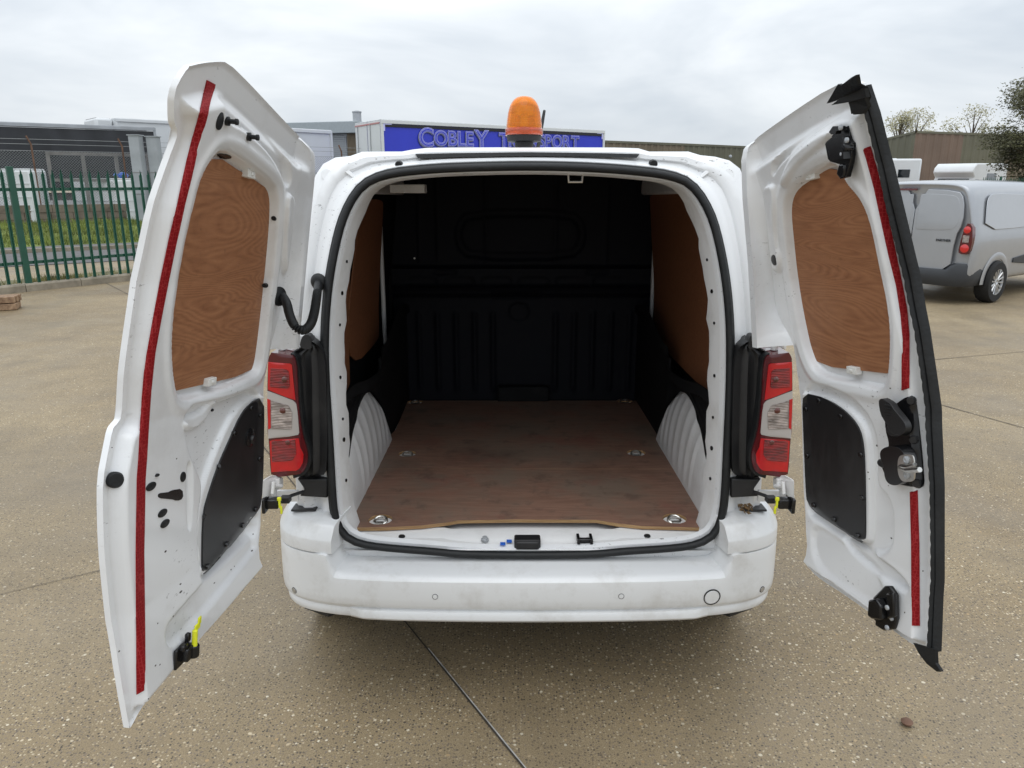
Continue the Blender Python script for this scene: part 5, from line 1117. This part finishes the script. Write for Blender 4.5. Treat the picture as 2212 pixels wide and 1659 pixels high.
sp = chaikin(c8([(300, 1000), (350, 960), (470, 955), (510, 1000), (520, 1250), (495, 1310), (420, 1320), (350, 1310), (305, 1240), (290, 1120)]), 2)
solid('striker_plate', sp, pb, .031, .034, 'steel', dR, DR, .001)
cst = vhit(pb, *c8([(400, 1130)])[0])[0] + DR.N * .034
def onp(x, y, h):
    px, py = c8([(x, y)])[0]; r = ray(px, py, PV); c = cst + DR.N * h; return CV + r * ((c - CV).dot(DR.N) / r.dot(DR.N))
MB().tube([onp(315, 1125, 0), onp(330, 1115, .006), onp(400, 1130, .020), onp(480, 1110, .020), onp(500, 1095, .004)], .0055, 8).tube([onp(330, 1135, .004), onp(410, 1175, .024), onp(570, 1160, .026)], .006, 8).build('striker', 'steel', dR)
for x, y in ((400, 1032), (405, 1232)): MB().lathe([(.009, 0), (.0095, .003), (.005, .005), (.002, .003)], onp(x, y, .0), DR.N, 16).build('screw', 'galv', dR)
# top and bottom latches
def latch(polys, b, door, D, screws, cc):
    for nm, pl_, h0, h1 in polys: solid(nm, cc(pl_), b, h0, h1, 'gloss_black', door, D, .004)
    for x, y, hh_ in screws:
        px, py = cc([(x, y)])[0]; c = vhit(b, px, py); c = (c[0] if c else D.pt(*D.bp(px, py, .034), .034)) + D.N * hh_
        r = ray(px, py, PV); p = CV + r * ((c - CV).dot(D.N) / r.dot(D.N)); MB().lathe([(.006, -.002), (.006, .002), (.001, .004)], p, D.N, 12).build('rivet', 'galv', door)
latch([('latch_plate', [(285, 260), (310, 245), (540, 225), (620, 210), (630, 560), (670, 620), (670, 880), (640, 1050), (560, 1360), (420, 1400), (345, 1290), (400, 1180), (410, 1080), (200, 1020), (150, 960), (90, 640), (130, 580), (240, 490), (190, 410), (185, 330)], .0, .012), ('latch_case', [(205, 580), (300, 500), (440, 480), (540, 470), (550, 960), (320, 965), (260, 930), (225, 800)], .012, .030), ('latch_claw', [(280, 250), (440, 250), (480, 340), (360, 360), (340, 420), (240, 430), (190, 380)], .012, .026), ('latch_arm', [(420, 1080), (560, 1070), (540, 1340), (430, 1380), (360, 1290)], .010, .026), ('latch_knob', [(545, 650), (600, 620), (640, 660), (640, 760), (590, 800), (545, 730)], .012, .034)], bR, dR, DR, ((330, 288, .027), (465, 562, .031), (355, 865, .031)), c9)
latch([('latch_plate', [(690, 1200), (740, 1150), (765, 1150), (792, 1190), (795, 1300), (785, 1345), (740, 1352), (698, 1325), (700, 1305), (678, 1285)], .0, .012), ('latch_case', [(685, 1210), (720, 1205), (742, 1240), (742, 1300), (700, 1295), (680, 1280)], .012, .034), ('latch_claw', [(705, 1310), (770, 1310), (770, 1345), (735, 1350)], .010, .022), ('latch_knob', [(750, 1180), (780, 1180), (785, 1290), (755, 1300)], .012, .024)], bR, dR, DR, ((735, 1250, .035), (755, 1298, .013), (735, 1340, .023)), c4)
# rubber seal down the free edge, torn corners
so_ = c3([(648, 95), (690, 220), (740, 420), (790, 620), (850, 870), (893, 1090)]) + c4([(915, 0), (945, 200), (968, 420), (980, 700), (980, 960), (975, 1200), (966, 1450)])
si_ = c3([(605, 200), (640, 235), (680, 400), (730, 640), (780, 840), (822, 1030)]) + c4([(860, 0), (890, 200), (910, 420), (930, 700), (935, 960), (930, 1200), (918, 1420)])
ao = smoothpoly([DR.bp(x - 1.0, y, .004) for x, y in so_], 130); ai = smoothpoly([DR.bp(x + 0.5, y, .022) for x, y in si_], 130); V = []
for i in range(130):
    for f, h in ((-.01, -.006), (.02, .006), (.16, .014), (.32, .016), (.46, .010), (.52, .008), (.58, .015), (.70, .023), (.86, .026), (.97, .020), (1.0, .012), (.99, .003)):
        w, q = ao[i] * (1 - f) + ai[i] * f; V.append(DR.pt(w, q, h + (.0012 * math.sin(i * 2.1) if .6 < f < .95 else 0)))
obj('edge_seal', V, grid_faces(130, 12), 'rubber', dR, angle=50)
def flap(pts, hs, name):
    P = [DR.pt(*DR.bp(x, y, h), h) for (x, y), h in zip(pts, hs)]; return MB().prism(P, DR.N * .006 - DR.W * .004).build(name, 'rubber', dR, angle=25)
flap(c3([(478, 178), (530, 90), (545, 95), (590, 60), (612, 48), (620, 90), (650, 105), (665, 150), (640, 200), (590, 225), (580, 170), (545, 155)]), [.02, .03, .03, .03, .035, .03, .02, .01, .01, .02, .025, .02], 'torn_corner_seal')
flap(c3([(500, 185), (545, 150), (590, 125), (650, 110), (660, 150), (560, 175)]), [.05, .045, .045, .03, .03, .045], 'torn_corner_seal')
flap(c3([(575, 165), (650, 150), (665, 190), (640, 225), (600, 228), (588, 205)]), [.034, .03, .025, .028, .034, .036], 'torn_corner_seal')
flap(c4([(868, 1410), (900, 1420), (965, 1440), (968, 1500), (990, 1535), (975, 1540), (930, 1505), (895, 1460)]), [.03, .03, .02, .015, .01, .01, .02, .03], 'torn_corner_seal')
# hinges, check straps, wiring hose
for sg, D, door in ((-1, DL, dL), (1, DR, dR)):
    mx_ = lambda x: x if sg < 0 else 2282 - x
    for (px, py) in ((608, 738), (592, 1075)):
        p = vr(mx_(px), py, -.02); s = MB(); s.tube([p + Vector((0, 0, -.028)), p + Vector((0, 0, .028))], .012, 12); s.box(p + Vector((-sg * .035, .03, -.005)), (.075, .012, .04)); s.box(p + Vector((sg * .016, -.025, .006)), (.008, .05, .045)); s.tube([p + Vector((0, 0, -.036)), p + Vector((0, 0, .036))], .006, 8)
        for zz in (-.005, .03): s.lathe([(.009, 0), (.009, .006), (.001, .007)], p + Vector((sg * .015, -.045, zz)), (-sg, 0, 0), 6)
        s.build('hinge', 'inner_white', door, bev=0.002)
    ch = crop(1000, 1850, 3.686); ga = [(118, 160, -.11), (240, 92, -.08), (300, 96, -.05), (410, 130, -.03), (410, 270, -.03), (330, 300, -.05), (240, 360, -.075), (160, 430, -.10), (118, 490, -.11)]
    gp = [vr(mx_(ch([(x, y)])[0][0]), ch([(x, y)])[0][1], dy) for x, y, dy in ga]
    MB().prism(gp, (0, .012, 0)).build('hinge_arm', 'inner_white', door, bev=.003)
    hx = lambda x, y, dy: vr(mx_(ch([(x, y)])[0][0]), ch([(x, y)])[0][1], dy)
    MB().tube([hx(285, 175, -.085), hx(270, 345, -.09)], .006, 10).tube([hx(340, 130, -.055), hx(345, 260, -.055)], .009, 10).tube([hx(300, 240, -.08), hx(400, 235, -.05)], .006, 8).build('hinge_pin', 'inner_white', door)
    p = vr(mx_(655), 1062, .0); q = vr(mx_(604), 1084, -.075)
    s = MB(); s.tube([p, p.lerp(q, .5) + Vector((0, 0, .004)), q], .006, 8); s.box(p.lerp(q, .75), (.03, .03, .018)); s.build('check_strap', 'black', van)
    q2 = vr(mx_(590), 1086, -.085); MB().box(q2, (.04, .035, .032)).box(q2 + Vector((sg * .022, -.01, 0)), (.012, .05, .05)).build('check_box', 'gloss_black', door, bev=0.004)
    yt = vr(mx_(604), 1088, -.10); MB().box(yt, (.007, .008, .030)).box(yt + Vector((-sg * .004, 0, -.022)), (.007, .008, .026)).box(yt + Vector((0, 0, .016)), (.012, .009, .012)).build('stay_tag', 'yellow', door, bev=0.002)
ha = [vr(688, 612, .0), vr(685, 635, -.08), vr(680, 672, -.17), vr(672, 702, -.23), vr(655, 716, -.27), vr(636, 706, -.28), vr(625, 680, -.28), vr(620, 655, -.28), vr(610, 640, -.26)]
hp = smoothpoly(chaikin([tuple(p) for p in ha], 2, False), 300); rad = [.0118 + (.0026 * math.sin(i * 1.25) if 50 < i < 230 else .0015) for i in range(300)]
s = MB(); s.tube([Vector(p) for p in hp], rad, 14); s.lathe([(.026, 0), (.028, .006), (.022, .014), (.015, .018)], ha[0] + Vector((0, .012, .004)), (-.2, -1, 0), 20); s.lathe([(.012, -.004), (.028, -.002), (.028, .006), (.014, .012)], ha[-1] + Vector((-.012, 0, 0)), (1, -.5, 0), 20)
s.build('wiring_hose', 'rubber', van)
# beacon and aerial on the roof
pb_ = vy(1132, 314, .48); e = empty('warning_beacon', (0, 0, 0), 0, van); e['label'] = 'domed amber warning beacon on a black base on the roof'
c = Vector((pb_.x, .48, 0)); zz = lambda py: vy(1132, py, .48).z; rpx = lambda n: n * (vy(1132, 260, .48) - CV).dot(Vector((0, math.cos(PV), -math.sin(PV)))) / F
MB().lathe([(rpx(20), 1.86), (rpx(20), zz(308)), (rpx(36), zz(306)), (rpx(38), zz(296)), (rpx(37), zz(291))], c, n=40).build('base', 'black', e)
MB().lathe([(rpx(40), zz(293)), (rpx(41), zz(289)), (rpx(41), zz(279)), (rpx(38.5), zz(277))], c, n=40).build('lens_skirt', 'amber_low', e)
pr = [(38.5, 277), (38.5, 270)]
for k in range(7): pr += [(38.3 - .5 * k, 269 - 4 * k), (37.9 - .5 * k, 267.4 - 4 * k), (37.6 - .5 * k, 266.4 - 4 * k)]
pr += [(34, 240), (31.5, 231), (28, 223), (23, 216), (17, 211), (9, 208.5), (.3, 207.8)]
MB().lathe([(rpx(a), zz(b)) for a, b in pr], c, n=48).build('lens', 'amber', e)
MB().lathe([(.012, zz(285)), (.012, zz(250)), (.03, zz(248)), (.03, zz(232)), (.004, zz(230))], c, n=16).build('reflector', 'alloy', e)
a0_ = vy(1172, 262, 2.3); a1_ = vy(1176, 239, 2.25); d_ = a1_ - a0_; MB().tube([a0_ - d_ * 3.2, a0_, a1_], [.012, .010, .008], 8).build('roof_aerial', 'black', van)
# cab, windscreen, wheels of the white van
secs = [(2.55, 1.90, .90), (2.75, 1.86, .89), (3.0, 1.72, .87), (3.35, 1.40, .88), (3.65, 1.16, .89), (4.0, 1.05, .87), (4.25, .92, .80), (4.36, .70, .70)]; V = []
for y, zt_, hw in secs:
    for f in np.linspace(0, 1, 21):
        a = math.pi * f; x = -math.cos(a) * hw; e_ = abs(math.cos(a)) ** .35; z = .40 + (zt_ - .40) * max(0, math.sin(a)) ** .35
        tw = 1 - .16 * max(0, (z - 1.05) / .85) if zt_ > 1.2 else 1; V.append((x * tw, y, z))
obj('cab', V, grid_faces(len(secs), 21) + [tuple((len(secs) - 1) * 21 + j for j in range(21))], 'white', van)
V = []
for y, z, hw in ((2.98, 1.735, .66), (3.55, 1.25, .78)):
    for x in np.linspace(-1, 1, 9): V.append((x * hw, y + .02, z + .03))
obj('windscreen', V, grid_faces(2, 9), 'glass', van)
for sg in (-1, 1):
    MB().add([(sg * .90, 2.35, 1.12), (sg * .90, 3.15, 1.12), (sg * .80, 2.95, 1.62), (sg * .79, 2.4, 1.66)], [(0, 1, 2, 3)]).build('side_window', 'glass', van, smooth=False)
    MB().box((sg * 1.0, 3.05, 1.12), (.20, .12, .2)).build('door_mirror', 'black', van, bev=0.03)
    MB().box((sg * .905, 1.7, .62), (.02, 1.3, .12)).build('side_moulding', 'black', van, bev=0.006)
    wheel(van, (sg * .80, .66, .34), .315, .21, (sg, 0, 0)); wheel(van, (sg * .80, 3.45, .40), .315, .21, (sg, 0, 0))
# leaf litter on the right bumper corner
V = []; Fc = []
c = vr(1612, 1097, -.02)
for k in range(46):
    p = c + Vector((random.gauss(0, .014), random.gauss(0, .012), random.uniform(-.004, .010))); u = Vector((random.gauss(0, 1), random.gauss(0, 1), random.gauss(0, .5))).normalized(); w_ = u.orthogonal().normalized(); b = len(V); z = random.uniform(.004, .011); V += [p - u * z, p + w_ * z * .6, p + u * z, p - w_ * z * .6]; Fc.append((b, b + 1, b + 2, b + 3))
M['dead'] = mat('dead_leaves', (0.13, 0.08, 0.035), 0.9, var=0.5, vscale=60)
lit = obj('leaf_litter', [VAN_M @ v for v in V], Fc, 'dead', None, smooth=False); tag(lit, 'small clump of dead leaves on the right bumper corner', 'leaf litter')

# ================================================================== THE SILVER VAN
def silver_van():
    wc = wz(2113, 650); HD = R(55); fw = Vector((math.sin(HD), math.cos(HD), 0)); rt = Vector((math.cos(HD), -math.sin(HD), 0))
    org = Vector((wc.x, wc.y, 0)) - fw * .78 - rt * .74
    r = empty('silver_van', org, -HD); tag(r, 'silver panel van parked behind the right rear door, tail lamp lit red', 'van')
    # sections from rear to front: y, list of (x, z)
    def sec(y, zt, hw, zb=.30, tum=.14, rad=.16):
        P = [(0, zb), (hw - .05, zb), (hw - .01, zb + .08), (hw, .62), (hw, .95), (hw - tum * .25, 1.15), (hw - tum * .8, zt - .28), (hw - tum - .02, zt - .14), (hw - tum - .07, zt - .06), (hw - tum - rad, zt - .012), (.35, zt + .005), (0, zt + .01)]
        return [(x, y, z) for x, z in P] + [(-x, y, z) for x, z in P[-2:0:-1]]
    S_ = [sec(.06, 1.70, .80, .42), sec(.0, 1.735, .845, .40), sec(.03, 1.765, .885, .36), sec(.14, 1.785, .905, .33), sec(.5, 1.80, .912), sec(1.2, 1.81, .912), sec(2.2, 1.80, .912), sec(2.55, 1.77, .91), sec(2.9, 1.62, .905), sec(3.2, 1.38, .90, tum=.08), sec(3.5, 1.14, .89, tum=.05), sec(3.9, 1.02, .87, tum=.04), sec(4.2, .92, .80, tum=.03), sec(4.35, .72, .68, tum=.02)]
    n = len(S_[0]); o = obj('body', [p for s_ in S_ for p in s_], grid_faces(len(S_), n, True) + [tuple(range(n))[::-1], tuple((len(S_) - 1) * n + j for j in range(n))], 'silver', r, angle=30)
    b = o.modifiers.new('sub', 'SUBSURF'); b.levels = 2; b.render_levels = 2
    # rear door panels
    yv = lambda z: -.012 + .05 * max(0, z - 1.15) ** 1.2
    def rp(name, pts, off, m, th=.01, it=2): return MB().prism([(x, yv(z) - off, z) for x, z in chaikin(pts, it)], (0, th, 0)).build(name, m, r, bev=.006)
    rp('rear_door', [(-.015, .47), (-.015, 1.68), (.56, 1.66), (.66, 1.55), (.70, 1.2), (.62, 1.0), (.61, .47)], .012, 'silver', .03, 1)
    rp('rear_door', [(-.025, .47), (-.025, 1.68), (-.60, 1.66), (-.70, 1.55), (-.76, 1.2), (-.74, 1.0), (-.72, .47)], .012, 'silver', .03, 1)
    rp('window_blank', [(.03, 1.10), (.03, 1.14), (.03, 1.58), (.05, 1.61), (.48, 1.60), (.58, 1.56), (.62, 1.46), (.65, 1.26), (.62, 1.16), (.54, 1.09), (.06, 1.08)], .013, 'silver', .02, 1)
    rp('window_blank', [(-.07, 1.10), (-.07, 1.58), (-.09, 1.61), (-.52, 1.60), (-.62, 1.56), (-.66, 1.46), (-.69, 1.26), (-.66, 1.16), (-.58, 1.09), (-.10, 1.08)], .013, 'silver', .02, 1)
    rp('brake_lamp', [(-.30, 1.655), (-.30, 1.685), (-.03, 1.685), (-.03, 1.655)], .03, 'lens_dark', .03, 0)
    rp('door_handle', [(-.24, .985), (-.24, 1.02), (-.02, 1.025), (-.02, .985)], .045, 'dark_trim', .03, 1)
    rp('plate_recess', [(-.45, .62), (-.45, .80), (-.08, .80), (-.08, .62)], .016, 'dark_trim', .02, 1)
    for sg in (1, -1):
        rp('tail_lamp', [(sg * .715, .76), (sg * .70, .84), (sg * .745, 1.20), (sg * .84, 1.20), (sg * .875, .98), (sg * .86, .76)], .032, 'lens_dark', .10, 1)
        for z, rr_, m in ((1.11, .050, 'lamp_lit'), (.845, .060, 'lamp_lit')): MB().lathe([(.001, .016), (rr_ * .6, .014), (rr_, .004), (rr_, -.01)], (sg * .785, yv(z) - .03, z), (0, -1, 0), 24).build('lamp_lens', m, r)
        MB().box((sg * .785, yv(.98) - .036, .98), (.09, .012, .10)).build('lamp_clear', 'lens_chrome', r, bev=.01)
    # bumper, mouldings
    bp_ = [(-.90, .55), (-.905, .25), (-.88, .05), (-.80, -.05), (-.5, -.10), (0, -.115)]; bp_ = bp_ + [(-x, y) for x, y in bp_[::-1][1:]]; bp_ = smoothpoly(chaikin(bp_, 2, False), 50)
    V = []
    for o_, z in ((.10, .52), (.02, .52), (0, .49), (0, .40), (.015, .33), (.05, .28), (.2, .27)):
        for x, y in bp_: k = np.array([0, .6]) - np.array([x, y]); k = k / np.linalg.norm(k); up = .10 * float(sst(.62, .70, np.array(abs(x)))) if z > .48 else 0; V.append((x + k[0] * o_, y + k[1] * o_, z + up))
    obj('bumper', V, grid_faces(7, 50), 'dark_trim', r)
    for sg in (1, -1):
        MB().prism([(sg * .905, y, z) for y, z in chaikin([(1.30, .54), (2.9, .54), (2.9, .68), (1.30, .68)], 1)], (sg * .022, 0, 0)).build('side_moulding', 'dark_trim', r, bev=.006)
        P = chaikin([(.24, 1.10), (1.56, 1.10), (1.68, 1.13), (1.75, 1.22), (1.74, 1.46), (1.68, 1.56), (1.55, 1.60), (.58, 1.62), (.42, 1.58), (.34, 1.48)], 1)
        MB().prism([(sg * (.897 - .20 * (z - 1.08)), y, z) for y, z in P], (sg * .012, 0, 0)).build('side_blank', 'silver', r, bev=.006)
        MB().prism([(sg * (.900 - .20 * (z - 1.08)), y, z) for y, z in chaikin([(1.98, 1.12), (2.95, 1.10), (2.65, 1.55), (2.02, 1.58)], 1)], (sg * .010, 0, 0)).build('side_window', 'glass', r, bev=.004)
        MB().box((sg * .905, 1.90, 1.05), (.024, .012, 1.15)).build('door_gap', 'dark_trim', r, smooth=False)
        MB().box((sg * .925, 2.08, 1.0), (.03, .16, .03)).build('door_handle', 'dark_trim', r, bev=.008)
        MB().box((sg * 1.0, 2.85, 1.15), (.2, .12, .18)).build('door_mirror', 'dark_trim', r, bev=.03)
        # wheel arch liners and flares
        for yc in (.78, 3.50):
            q = np.linspace(0, math.pi, 25); V = []
            for rr_, xo in ((.345, .85), (.36, .918), (.40, .925), (.46, .912)):
                for a in q: V.append((sg * xo, yc - math.cos(a) * rr_, .30 + math.sin(a) * rr_))
            obj('wheel_arch', V, grid_faces(4, 25), 'silver', r)
            MB().add([(sg * .9185, yc, .30)] + [(sg * .9185, yc - math.cos(a) * .362, .28 + math.sin(a) * .362) for a in q], [tuple(range(26))]).build('arch_gap', 'gloss_black', r, smooth=False)
            w_ = wheel(r, (sg * .865, yc, .315), .315, .21, (sg, 0, 0), 14)
    # badge
    cv_ = bpy.data.curves.new('badge', 'FONT'); cv_.body = 'PARTNER'; cv_.size = .052; cv_.extrude = .004; oo = bpy.data.objects.new('badge', cv_); me = bpy.data.meshes.new_from_object(oo); bpy.data.objects.remove(oo)
    V = [(.36 + v.co.x * .95, yv(.93) - .018 - v.co.z, .925 + v.co.y) for v in me.vertices]; obj('badge', V, [tuple(p.vertices) for p in me.polygons], 'dark_trim', r, smooth=False)
    return r
M['silver_hi'] = mat('silver_paint_panel', (0.47, 0.485, 0.515), 0.22, metal=0.4, coat=0.9)
M['lamp_lit'] = mat('lit_tail_lamp', (0.40, 0.008, 0.008), 0.15, coat=1.0, emit=((1.0, 0.03, 0.02), 0.12))
silver_van()
